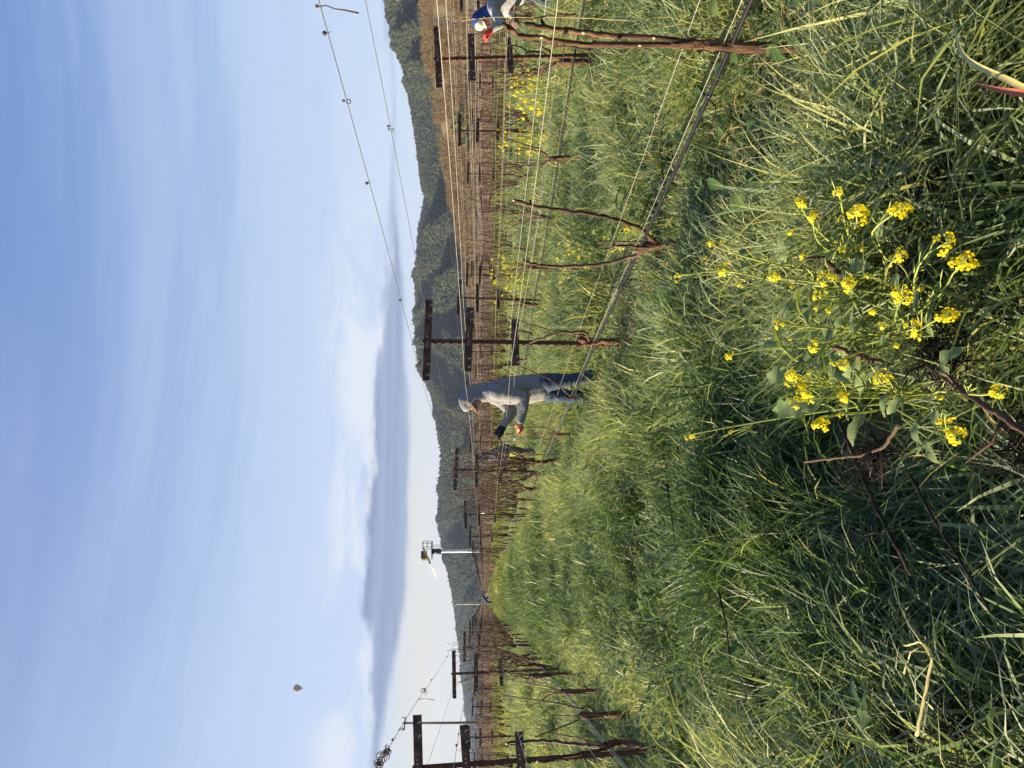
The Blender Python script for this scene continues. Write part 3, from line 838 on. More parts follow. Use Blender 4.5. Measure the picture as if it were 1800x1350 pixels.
# ---- wires and drip hoses
def wire(k, off, z, rad, mat, label, name='trellis_wire', t0=-4.0, t1=110.0, group=None, sides=6, sag=0.0):
    p = ROWS[k]
    ts = np.concatenate([np.arange(t0, 24, 0.75), np.linspace(25, t1, 12)])
    tp = POST_T0.get(k, 7.0)
    ph = ((ts - tp) / 7.5) % 1.0
    zz = z - sag * 4 * ph * (1 - ph)
    pts = np.array([P(a, p + off, b) for a, b in zip(ts, zz)])
    b = MB(); b.tube(pts, rad, sides)
    o = b.build(name, mat)
    tag(o, label, 'wire' if name == 'trellis_wire' else 'hose', group)
    return o
WIRES = {}
for k in (-1, 0, 1):
    for nm, off, z in (('top', .37, 1.965), ('middle', .295, 1.585), ('low', .215, 1.155)):
        for sgn, side in ((-1, 'left'), (1, 'right')):
            WIRES[(k, nm, sgn)] = wire(k, sgn * off, z + random.uniform(-.006, .006), 0.0017, M['dark_wire'] if nm == 'top' else M['wire'],
                 'thin wire on %s ends of %s crossarms, %s' % (side, nm, rowname(k)), group='trellis wires', sag=0.02)
    wire(k, .03, 1.10, 0.0015, M['wire'], 'thin middle wire level with the lowest crossarms in %s' % rowname(k), group='trellis wires', sag=0.05)
    wire(k, .02, 0.56, 0.0014, M['wire'], 'thin training wire at knee height in %s' % rowname(k), group='trellis wires', sag=0.02)
    wire(k, .0, 0.395, 0.0016, M['wire'], 'thin wire carrying the drip hose in %s' % rowname(k), group='trellis wires', sag=0.015)
    hs = wire(k, .0, 0.372, 0.0105, M['hose'], 'dark plastic drip hose slung low along %s' % rowname(k), name='drip_hose', sag=0.03, sides=10)
    p = ROWS[k]
    for j in range(26):         # emitters and hangers
        t = 1.2 + j * 0.94
        b = MB()
        ph = ((t - POST_T0.get(k, 7)) / 7.5) % 1.0
        z = 0.372 - 0.03 * 4 * ph * (1 - ph)
        c = P(t, p, z)
        if j % 2 == 0:
            b.tube([c - DR * .012, c + DR * .012], 0.0135, 10); b.tube([c - np.array([0, 0, .01]), c - np.array([0, 0, .034])], [0.006, 0.004], 6)
            b.build('emitter', M['hose'], hs)
        else:
            b.tube([c - DR * .02, c - DR * .012, c + DR * .012, c + DR * .02], [0.011, 0.0125, 0.0125, 0.011], 10)
            b.box(c + np.array([0, 0, .02]), (0.004, 0.012, 0.03))
            b.build('hanger', M['hose'], hs)
for k in list(range(2, 11)) + [-2, -3, -4]:
    for nm, off, z in (('top', .37, 1.965), ('middle', .295, 1.585), ('low', .0, 1.155)):
        for sgn in ((-1, 1) if nm != 'low' else (1,)):
            wire(k, sgn * off, z, 0.0021, M['wire'], 'faint %s wire, %s side, %s' % (nm, 'left' if sgn < 0 else 'right', rowname(k)), t0=4 if k > 0 else 15, group='faint wires of ' + rowname(k), sides=4, sag=0.03)
    wire(k, 0, 0.37, 0.0105, M['hose'], 'drip hose half hidden by grass along %s' % rowname(k), name='drip_hose', t0=4 if k > 0 else 15, sides=5)

def curl(c, r, turns, axis, n=14, grow=0.4):
    a = np.linspace(0, turns * 6.28, n)
    ax = np.asarray(axis, float); ax /= np.linalg.norm(ax)
    u = np.cross(ax, [0, 0, 1.0]); u = u / (np.linalg.norm(u) + 1e-9) if np.linalg.norm(u) > 0.1 else np.array([1.0, 0, 0]); w = np.cross(ax, u)
    rr = r * (1 - grow * a / a[-1])
    return np.asarray(c) + np.outer(np.cos(a) * rr, u) + np.outer(np.sin(a) * rr, w) + np.outer(a / a[-1] * r * 0.8, ax)
def ties(k, nm, sgn, off, z, pix, big=False):
    """old cane ends and dry tendrils left round a wire"""
    par = WIRES[(k, nm, sgn)]
    for px, py, kind in pix:
        q = on_row(px, py, ROWS[k] + sgn * off)
        t = float(np.dot(q, DR)); c = P(t, ROWS[k] + sgn * off, z - 0.01)
        b = MB()
        b.tube(curl(c - DR * .006, 0.0045, 2.5, DR, 18, 0.0) , 0.002, 5)
        if kind == 'ring': b.tube(curl(c + np.array([0, 0, -.018]), 0.009, 1.2, (0.2, 1, 0), 16, 0.1), 0.0018, 5)
        elif kind == 'tail':
            b.tube([c, c + np.array([.006, 0, -.03]), c + np.array([0, .01, -.055]), c + np.array([-.004, .01, -.09]), c + np.array([-.012, .012, -.135])], [.0025, .002, .002, .0026, .003], 5)
        elif kind == 'curl':
            for q_ in range(3):
                b.tube(curl(c + np.array([random.uniform(-.02, .02), random.uniform(-.02, .02), random.uniform(-.02, .02)]), random.uniform(.018, .034), random.uniform(1.0, 1.8), (random.gauss(0, 1), random.gauss(0, 1), random.gauss(0, 1)), 20, 0.5), [.0024] * 19 + [.001], 5)
        elif kind == 'knot':
            b.ball(c, (.008, .010, .008), 7, 5); b.tube([c, c + np.array([.01, .01, -.02])], [.002, .001], 4)
        b.build('tie', M['tendril'], par)
ties(0, 'top', -1, .37, 1.965, [(535, 12, 'tail'), (548, 58, 'knot'), (588, 178, 'ring'), (631, 322, 'knot'), (700, 528, 'knot'), (727, 606, 'tail'), (735, 640, 'curl')])
ties(0, 'top', 1, .37, 1.965, [(677, 222, 'knot'), (680, 228, 'ring')])
ties(-1, 'top', 1, .37, 1.965, [(692, 1338, 'curl'), (688, 1342, 'curl'), (700, 1326, 'curl'), (706, 1320, 'curl'), (703, 1322, 'ring'), (714, 1300, 'knot'), (724, 1282, 'ring'), (756, 1229, 'tail'), (765, 1214, 'curl'), (774, 1195, 'knot'), (795, 1154, 'ring')])
ties(-1, 'middle', 1, .295, 1.585, [(828, 1310, 'knot'), (831, 1290, 'ring')])

# ================================================================== VINES
def cane_curve(a, b, bow, rg, n=12, jit=0.012):
    a = np.asarray(a, float); b = np.asarray(b, float)
    m = (a + b) / 2 + np.asarray(bow, float)
    t = np.linspace(0, 1, n)[:, None]
    c = (1 - t) ** 2 * a + 2 * t * (1 - t) * m + t * t * b
    j = rg.normal(0, jit, (n, 3)); j[0] = 0
    zig = np.zeros((n, 3)); zig[1::2, 0] = jit * 0.8; zig[2::2, 0] = -jit * 0.8
    return c + j + zig
def cane_rad(r0, r1, n):
    r = np.linspace(r0, r1, n)
    r[1::2] *= 1.22          # swollen nodes
    return r
def trunk_part(par, h, r, rg, lean=(0, 0), sides=12, twist=0.02):
    n = 24
    z = np.linspace(-0.3, h, n); q = (z + 0.3) / (h + 0.3)
    pts = np.stack([lean[0] * q + twist * np.sin(q * 5 + rg.uniform(0, 6)) + rg.normal(0, .004, n), lean[1] * q + twist * np.sin(q * 4 + rg.uniform(0, 6)) + rg.normal(0, .004, n), z], 1)
    rad = r * (1.15 - 0.35 * np.sin(q * 3.0)) * (1 + rg.normal(0, .09, n)); rad[-2:] *= 1.2; rad[-1] *= 0.6
    b = MB(); b.tube(pts, rad, 16, rough=0.13, rng=rg, ridge=0.14)
    # loose strips of bark
    for i in range(9):
        k = rg.integers(2, n - 3); a = rg.uniform(0, 6.28)
        u = np.array([math.cos(a), math.sin(a), 0]); w = np.array([-u[1], u[0], 0]) * rg.uniform(.003, .007)
        s0 = pts[k] + u * rad[k] * 1.03; s1 = pts[k + 1] + u * rad[k + 1] * rg.uniform(1.05, 1.3); s2 = pts[k + 2] + u * rad[k + 2] * rg.uniform(1.05, 1.45)
        b.add([s0 - w, s0 + w, s1 - w, s1 + w, s2 - w * .4, s2 + w * .4], [(0, 1, 3, 2), (2, 3, 5, 4)])
    return b.build('trunk', M['bark'], par), pts[-1], pts
def cane_part(par, pts, r0, r1, sides=7, cut=False, spurs=0, rg=None, mat='cane'):
    b = MB(); b.tube(pts, cane_rad(r0, r1, len(pts)), sides, rough=0.06, rng=rg)
    for i in range(spurs):
        k = rg.integers(2, len(pts) - 1); a = rg.uniform(0, 6.28)
        e = pts[k] + np.array([math.cos(a) * .03, math.sin(a) * .03, rg.uniform(.0, .03)])
        b.tube([pts[k], e], [r1 * .9, r1 * .6], 5)
    o = b.build('cane', M[mat], par)
    if cut:
        d = pts[-1] - pts[-2]; d /= np.linalg.norm(d)
        c = MB(); c.tube([pts[-1] - d * .001, pts[-1] + d * .002], r1 * 1.0, 8)
        c.build('cut_end', M['cut'], o)
    return o
def stake_part(par, x, y, h):
    b = MB(); b.tube([(x, y, -.1), (x + .004, y, h * .5), (x, y + .003, h)], 0.0045, 6)
    return b.build('stake', M['rust'], par)

def vine_pruned(seed):
    rg = np.random.default_rng(seed); e = empty('grapevine')
    h = rg.uniform(.42, .60)
    _, top, _ = trunk_part(e, h, rg.uniform(.030, .040), rg, (rg.normal(0, .03), rg.normal(0, .04)))
    for i in range(rg.integers(4, 7)):
        y = rg.choice([-1, 1]) * rg.uniform(.10, .38); end = (rg.normal(0, .09), y, rg.uniform(.9, 1.32))
        cane_part(e, cane_curve(top - np.array([0, 0, .05]), end, (rg.normal(0, .04), y * .35, rg.uniform(-.08, .05)), rg, 13), rg.uniform(.009, .014), .0055, 7, True, 2, rg)
    stake_part(e, rg.uniform(.02, .05), rg.uniform(-.03, .03), rg.uniform(.65, .85))
    return e
def vine_wild(seed):
    rg = np.random.default_rng(seed); e = empty('grapevine')
    h = rg.uniform(.45, .62)
    _, top, _ = trunk_part(e, h, rg.uniform(.026, .036), rg, (rg.normal(0, .03), rg.normal(0, .04)))
    for s in (-1, 1):     # two short arms with upright canes
        arm = cane_curve(top, top + np.array([rg.normal(0, .03), s * rg.uniform(.3, .5), rg.uniform(.05, .22)]), (0, 0, .08), rg, 8, .012)
        cane_part(e, arm, .018, .012, 8, False, 0, rg, 'bark')
        for i in range(13):
            a = arm[rg.integers(1, 8)]
            z = rg.uniform(1.3, 2.25)
            end = a + np.array([rg.normal(0, .26), s * rg.uniform(-.1, .55), z - a[2]])
            cane_part(e, cane_curve(a, end, (rg.normal(0, .12), s * rg.uniform(-.15, .3), rg.uniform(0, .2)), rg, 14, .012), rg.uniform(.0075, .0100), .0040, 5, False, 0, rg)
    stake_part(e, .03, 0, .8)
    return e
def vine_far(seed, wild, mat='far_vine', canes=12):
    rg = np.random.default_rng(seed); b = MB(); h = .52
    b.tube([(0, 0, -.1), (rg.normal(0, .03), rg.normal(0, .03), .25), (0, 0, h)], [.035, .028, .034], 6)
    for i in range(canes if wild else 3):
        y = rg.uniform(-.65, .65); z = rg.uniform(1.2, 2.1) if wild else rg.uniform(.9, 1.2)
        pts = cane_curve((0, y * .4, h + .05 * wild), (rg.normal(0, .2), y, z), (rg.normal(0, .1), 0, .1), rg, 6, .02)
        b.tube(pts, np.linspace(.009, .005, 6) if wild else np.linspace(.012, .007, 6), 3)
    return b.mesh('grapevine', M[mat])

GV = 'grapevines'
def vlabel(n, k, look):
    return '%s, %s in %s' % (look, ORD[n], rowname(k))
def placed(e, q, label, grp=GV, rz=0.0):
    e.location = (q[0], q[1], 0); e.rotation_euler = (0, 0, RZ + rz)
    tag(e, label, 'grapevine', grp)

# hand-built near vines of the pruner's row, local frame (x across, y along, z up)
def local_of(px, py, k, t0):
    q = on_row(px, py, ROWS[k]); return np.array([0, float(np.dot(q, DR)) - t0, q[2]])
def vine_big():
    t0 = 2.80; rg = np.random.default_rng(5); e = empty('grapevine')
    pts0 = [local_of(px, py, 0, t0) for px, py in ((1460, 86), (1400, 84), (1330, 84), (1260, 80), (1220, 77), (1180, 76))]
    _, _, _ = None, None, None
    b = MB(); P0 = np.array(pts0); P0 = np.vstack([P0[0] + [0, 0, -.12], P0])
    tt = np.linspace(0, 1, 60); xs = np.linspace(0, 1, len(P0))
    C0 = np.stack([np.interp(tt, xs, P0[:, i]) for i in range(3)], 1) + rg.normal(0, .0015, (60, 3))
    b.tube(C0, np.interp(tt, [0, .3, .6, 1], [.029, .023, .020, .017]) * (1 + rg.normal(0, .06, 60)), 20, rough=.07, rng=rg, ridge=.13)
    for i in range(44):
        k = rg.integers(4, 52); a = rg.uniform(0, 6.28)
        u = np.array([math.cos(a), math.sin(a), 0]); w = np.array([-u[1], u[0], 0]) * rg.uniform(.002, .006)
        s0 = C0[k] + u * .024; s1 = C0[k + 2] + u * rg.uniform(.027, .031); s2 = C0[k + 5] + u * rg.uniform(.026, .040)
        b.add([s0 - w, s0 + w, s1 - w, s1 + w, s2 - w * .4, s2 + w * .4], [(0, 1, 3, 2), (2, 3, 5, 4)])
    b.build('trunk', M['bark'], e)
    for path, r0, r1, dx in (([(1190, 80), (1090, 79), (1030, 78), (980, 71), (940, 64), (914, 63), (898, 50), (884, 41)], .0112, .0092, -0.003), ([(1190, 72), (1100, 66), (1050, 61), (1010, 56), (970, 50), (924, 45)], .0112, .0100, 0.003)):
        pp = np.array([local_of(a, c, 0, t0) for a, c in path]); pp[:, 0] += dx
        tt = np.linspace(0, 1, 22); xs = np.linspace(0, 1, len(pp))
        Cc = np.stack([np.interp(tt, xs, pp[:, i]) for i in range(3)], 1) + rg.normal(0, .002, (22, 3))
        rr = np.linspace(r0, r1, 22); rr[3::5] *= 1.22
        cb = MB(); cb.tube(Cc, rr, 11, rough=.07, rng=rg)
        for kk in (5, 9, 14, 18):
            a = rg.uniform(0, 6.28); cb.tube([Cc[kk], Cc[kk] + np.array([math.cos(a), math.sin(a), .4]) * .03], [.010, .007], 7)
        o = cb.build('cane', M['bark'], e)
        for kk in (2, 11):
            c = MB(); c.ball(Cc[kk] + np.array([-.014, -.016, 0]), (.006, .006, .007), 7, 5); c.build('cut_scar', M['cut'], o)
    stake_part(e, .03, -.03, .92)
    for (a, c) in (((930, 52), (1010, 25)), ((955, 92), (1040, 88))):   # thin dark twigs
        q0, q1 = local_of(*a, 0, t0), local_of(*c, 0, t0)
        cane_part(e, cane_curve(q0 + [.05, 0, 0], q1, (0, 0, .01), rg, 8, .003), .003, .004, 5, False, 0, rg)
    placed(e, P(t0, ROWS[0]), 'thick vine trunk with two sawn upright arms, close by the red-gloved worker')
vine_big()
def path_vine(t0, k, trunk, canes, r, label, seed, stake=None, wild=0):
    rg = np.random.default_rng(seed); e = empty('grapevine')
    def smooth(path, n, dx=0.0, jit=.003):
        pp = np.array([local_of(a, c, k, t0) for a, c in path]); pp[:, 0] += dx
        tt = np.linspace(0, 1, n); xs = np.linspace(0, 1, len(pp))
        # smooth by averaging a piecewise-linear curve
        Cc = np.stack([np.interp(tt, xs, pp[:, i]) for i in range(3)], 1)
        Cc[1:-1] = (Cc[:-2] + 2 * Cc[1:-1] + Cc[2:]) / 4
        return Cc + rg.normal(0, jit, (n, 3))
    T = smooth(trunk, 30); T = np.vstack([T[0] + [0, 0, -.2], T])
    b = MB(); q = np.linspace(0, 1, 31)
    b.tube(T, r * (1.2 - .3 * np.sin(q * 3)) * (1 + rg.normal(0, .1, 31)), 16, rough=.12, rng=rg, ridge=.15)
    b.build('trunk', M['bark'], e)
    for path, r0, r1 in canes:
        n = 8 + 3 * len(path)
        cane_part(e, smooth(path, n, rg.normal(0, .02), .0035), r0, r1, 7, r1 > .005, 2 if r1 > .005 else 0, rg)
    if stake:
        s0, s1 = local_of(*stake[0], k, t0), local_of(*stake[1], k, t0)
        sb = MB(); sb.tube([s1 + [.03, 0, -.15], (s0 + s1) / 2 + [.03, 0, 0], s0 + [.03, 0, 0]], .0055, 6); sb.build('stake', M['rust'], e)
    placed(e, P(t0, ROWS[k]), label)
    return e
path_vine(4.68, 0, [(1240, 430), (1190, 428), (1150, 430), (1120, 440)],
          [([(1150, 428), (1125, 405), (1080, 390), (1030, 380), (980, 374), (940, 369), (903, 356)], .0135, .0085),
           ([(1130, 438), (1108, 448), (1070, 458), (1020, 463), (970, 464), (935, 460), (917, 451)], .0135, .0080),
           ([(1140, 430), (1090, 424), (1062, 432)], .009, .006)], .030,
          "forked vine with two long arching canes between the big trunk and the pruner's post", 21, ((1050, 432), (1240, 433)))
path_vine(6.50, 0, [(1110, 600), (1060, 600), (1035, 603), (1020, 597)],
          [([(1035, 600), (1030, 585), (1012, 586), (985, 586), (960, 594), (928, 605)], .012, .009), ([(1030, 596), (990, 590), (960, 585), (930, 577), (905, 566)], .007, .004),
           ([(1030, 602), (1018, 607), (1012, 606)], .008, .007)], .026, "short vine with a curled stub, against the post beside the grey-hooded pruner", 22)
path_vine(8.75, 0, [(1075, 702), (1040, 702), (1010, 700), (1000, 698)],
          [([(1005, 698), (985, 680), (965, 665), (945, 657), (915, 643)], .008, .005), ([(1000, 700), (960, 699), (925, 698), (903, 697)], .006, .004)], .022,
          "slim vine standing just in front of the grey-hooded pruner's legs", 23, ((905, 697), (1070, 704)))
path_vine(10.75, 0, [(1075, 762), (1040, 763), (1005, 764), (975, 765)],
          [([(980, 764), (960, 752), (930, 753), (900, 750), (870, 748)], .0065, .004), ([(985, 764), (960, 765), (930, 770), (905, 777), (880, 780), (860, 772), (820, 750), (780, 728), (755, 683)], .0065, .003),
           ([(970, 766), (950, 772), (958, 776), (975, 775)], .008, .006)], .022, "vine whose long cane the pruner bends down with his black glove", 24, ((925, 765), (1070, 766)))
# left row
path_vine(7.2, -1, [(1235, 1312), (1150, 1312), (1090, 1305), (1060, 1312)],
          [([(1075, 1310), (1040, 1306), (1000, 1302), (970, 1298), (930, 1298), (890, 1302)], .016, .010), ([(1070, 1314), (1030, 1320), (985, 1330), (945, 1338)], .014, .010),
           ([(1075, 1308), (1050, 1312), (1020, 1296), (975, 1288)], .008, .006)], .027, "knotted dark vine against the nearest post of the left alley row", 31)
path_vine(9.1, -1, [(1085, 1256), (1050, 1257), (1020, 1258)],
          [([(1025, 1258), (1000, 1252), (970, 1245), (930, 1240), (885, 1232)], .010, .006), ([(1015, 1262), (980, 1276), (940, 1290)], .008, .005)], .030, "vine with a long cane arching away, second along the left alley row", 32, ((970, 1264), (1080, 1262)))
path_vine(11.0, -1, [(1080, 1214), (1040, 1214), (1000, 1216), (985, 1216)],
          [([(995, 1214), (975, 1212), (965, 1202), (940, 1196), (900, 1186)], .009, .005), ([(990, 1216), (970, 1208), (930, 1200), (900, 1196)], .007, .004), ([(990, 1212), (960, 1220), (955, 1228), (930, 1240)], .007, .004)], .030, "stocky vine with a thick ringed head, third along the left alley row", 33, ((950, 1222), (1060, 1216)))

VP = [vine_pruned(500 + i) for i in range(4)]
VW = [vine_wild(520 + i) for i in range(4)]
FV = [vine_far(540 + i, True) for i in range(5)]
FVN = [vine_far(560 + i, True, 'cane', 14) for i in range(5)]
FP = [vine_far(550 + i, False, 'cane') for i in range(3)]
vines = []
for k, p in ROWS.items():
    t0 = {-1: 12.9, 0: 12.65, 1: 7.55}.get(k, 5.0 + (k * 0.77) % 1.9)
    for j in range(160):
        t = t0 + 1.9 * j + random.uniform(-.08, .08)
        q = P(t, p + random.uniform(-.03, .03))
        if in_view(q, 2.0, 240): vines.append((math.hypot(q[0], q[1]), k, j, q))
vines.sort(key=lambda s: s[0])
cnt = {-1: 3, 0: 5}
used = set()
far_v = []
for i, (d, k, j, q) in enumerate(vines):
    if i < 285:
        n = cnt.get(k, 0); cnt[k] = n + 1
        wild = (k >= 2) or (k == 0 and j < 6) or (k == 1 and n > 4) or k <= -2 or (k == -1 and n > 4)
        if k == 0 and j >= 6: wild = random.random() < .4
        if abs(k) <= 9 and n < len(ORD):
            lab = vlabel(n, k, 'brushy unpruned vine' if wild else 'dark pruned vine'); grp = GV
        else:
            lab = 'small dormant vine lost in the crowded rows towards the hills'; grp = 'far dormant vines'
        if d < 19:
            pool = VW if wild else VP
            src = pool[random.randrange(4)]
            if src.name in used: e = copy_tree(src)
            else: used.add(src.name); e = src
            placed(e, q, lab, grp, random.choice([0, math.pi]) + random.uniform(-.2, .2))
            s = random.uniform(.92, 1.08); e.scale = (s, s, s)
        else:
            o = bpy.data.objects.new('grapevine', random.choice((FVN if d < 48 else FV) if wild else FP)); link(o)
            o.scale = (random.uniform(.9, 1.1),) * 3
            placed(o, q, lab, grp, random.uniform(-.3, .3))
    else:
        far_v.append(q)
for e in VP + VW:
    if e.name not in used:
        for ch in list(e.children_recursive) + [e]: bpy.data.objects.remove(ch, do_unlink=True)
n = len(far_v)
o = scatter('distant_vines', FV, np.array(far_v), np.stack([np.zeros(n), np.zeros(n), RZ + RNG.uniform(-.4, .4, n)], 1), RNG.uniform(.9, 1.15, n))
tag(o, 'brown mass of dormant vines filling the far rows', 'vines', kind='stuff')
print('posts', len(posts), 'vines', len(vines))

# ================================================================== PEOPLE
SCRATCH = bpy.data.scenes.new('scratch')
SCRATCH_OBJ = [None]
def solid(shapes, voxel, wrinkle=0.0, wscale=14.0, seed=0, stretch=(1, 1, 1)):
    """union of tapered limbs -> one continuous skin"""
    Q = []
    for ch in shapes:
        for i in range(max(1, len(ch) - 1)):
            a = np.array(ch[i], float); c = np.array(ch[min(i + 1, len(ch) - 1)], float)
            d = np.linalg.norm(c[:3] - a[:3]); st = max(1, int(d / (0.32 * min(a[3:].min(), c[3:].min()) + 1e-6)))
            Q.append(a + (c - a) * (np.arange(st + 1) / st)[:, None])
    Q = np.vstack(Q); tb = MB(); tb.ball((0, 0, 0), 1.0, 12, 8); TV = tb.v[0]; TF = np.array(tb.f)
    V = (Q[:, None, :3] + TV[None] * Q[:, None, 3:6]).reshape(-1, 3).astype(np.float32)
    F = (np.arange(len(Q))[:, None, None] * len(TV) + TF[None]).reshape(-1, 4).astype(np.int32)
    me = bpy.data.meshes.new('tmp'); me.vertices.add(len(V)); me.vertices.foreach_set('co', V.ravel())
    me.loops.add(F.size); me.loops.foreach_set('vertex_index', F.ravel()); me.polygons.add(len(F)); me.polygons.foreach_set('loop_start', np.arange(0, F.size, 4, dtype=np.int32)); me.update(calc_edges=True)
    o = SCRATCH_OBJ[0]
    if o is None:
        o = SCRATCH_OBJ[0] = bpy.data.objects.new('tmp', me); SCRATCH.collection.objects.link(o)
        md = o.modifiers.new('r', 'REMESH'); md.mode = 'VOXEL'; md.use_smooth_shade = True
        sm = o.modifiers.new('s', 'SMOOTH'); sm.factor = 0.5; sm.iterations = 3
    o.data = me; o.modifiers['r'].voxel_size = voxel
    vl = SCRATCH.view_layers[0]; vl.update()
    out = bpy.data.meshes.new_from_object(o.evaluated_get(vl.depsgraph))
    if wrinkle > 0:
        n = len(out.vertices)
        co = np.zeros(n * 3, np.float32); nr = np.zeros(n * 3, np.float32)
        out.vertices.foreach_get('co', co); out.vertices.foreach_get('normal', nr)
        pp = co.reshape(-1, 3) * np.array(stretch) * wscale
        wv = [0.6 * mnoise.noise((p[0] + seed, p[1], p[2])) + 0.7 * (1 - abs(mnoise.noise((p[0] * .6, p[1] * .6 + seed + 3, p[2] * .6))) * 2) for p in pp.tolist()]
        out.vertices.foreach_set('co', co + nr * np.repeat(np.array(wv, np.float32) * wrinkle, 3)); out.update()
    out.polygons.foreach_set('use_smooth', [True] * len(out.polygons))
    return out
def S(p, r):                    # joint with radius (r or (rx,ry,rz))
    r = (r, r, r) if isinstance(r, (int, float)) else r
    return (p[0], p[1], p[2], *r)
def hand_shapes(wrist, tip_dir, side, curl_=0.9, size=1.0):
    """palm and five separate bent fingers"""
    w = np.array(wrist, float); d = np.array(tip_dir, float); d /= np.linalg.norm(d)
    s = np.array(side, float); s = s - d * np.dot(s, d); s /= np.linalg.norm(s); n = np.cross(d, s)
    out = [[S(w, .026 * size), S(w + d * .045 * size, .030 * size), S(w + d * .08 * size, .030 * size)],
           [S(w + d * .05 * size + s * .02, .022 * size), S(w + d * .085 * size + s * .026 * size, .014 * size)], [S(w + d * .05 * size - s * .02, .022 * size), S(w + d * .085 * size - s * .026 * size, .014 * size)]]
    for i, (off, ln) in enumerate(((-.030, .062), (-.010, .075), (.010, .080), (.029, .070))):
        p0 = w + d * .085 * size + s * off * size
        a1, a2, a3 = curl_ * .5, curl_ * 1.2, curl_ * 1.8
        ps = [p0]
        for a, f in ((a1, .45), (a2, .32), (a3, .23)):
            ps.append(ps[-1] + (d * math.cos(a) + n * math.sin(a)) * ln * f * size)
        out.append([S(ps[0], .0095 * size), S(ps[1], .0088 * size), S(ps[2], .008 * size), S(ps[3], .007 * size)])
    t0 = w + d * .03 * size + s * .030 * size
    t1 = t0 + (d * .6 + s * .7 + n * .3) * .035 * size; t2 = t1 + (d * .9 + s * .1 + n * .6) * .032 * size
    out.append([S(t0, .014 * size), S(t1, .0105 * size), S(t2, .008 * size)])
    return out
def head_shapes(c, f, up, size=1.0):
    """skull, jaw, nose, brow, ears, lips round centre c looking along f"""
    c = np.array(c, float); f = np.array(f, float) / np.linalg.norm(f); up = np.array(up, float); up = up - f * np.dot(up, f); up /= np.linalg.norm(up)
    s = np.cross(f, up); k = size
    sh = [[S(c + up * .03 * k, .088 * k)], [S(c + up * .015 * k - f * .02 * k, .086 * k)], [S(c - up * .05 * k + f * .035 * k, .060 * k)], [S(c - up * .092 * k + f * .055 * k, .030 * k)],
          [S(c + up * .018 * k + f * .082 * k, .012 * k), S(c - up * .022 * k + f * .106 * k, .013 * k)],
          [S(c + up * .03 * k + f * .073 * k + s * .035 * k, .014 * k), S(c + up * .03 * k + f * .073 * k - s * .035 * k, .014 * k)],
          [S(c - up * .055 * k + f * .083 * k + s * .02 * k, .010 * k), S(c - up * .055 * k + f * .083 * k - s * .02 * k, .010 * k)],
          [S(c + s * .085 * k - up * .005 * k, .016 * k), S(c + s * .085 * k - up * .035 * k, .011 * k)], [S(c - s * .085 * k - up * .005 * k, .016 * k), S(c - s * .085 * k - up * .035 * k, .011 * k)]]
    return sh, c, f, up, s
def boot_shapes(an, fwd, k=1.0):
    a = np.array(an, float); f = np.array(fwd, float)
    return [[S(a + [0, 0, .10], .060 * k), S(a, .058 * k), S(a - [0, 0, .05], .052 * k)], [S(a - f * .03 + [0, 0, -.055], (.05, .045, .04)), S(a + f * .10 + [0, 0, -.062], (.05, .047, .035)), S(a + f * .17 + [0, 0, -.07], (.04, .042, .026))]]
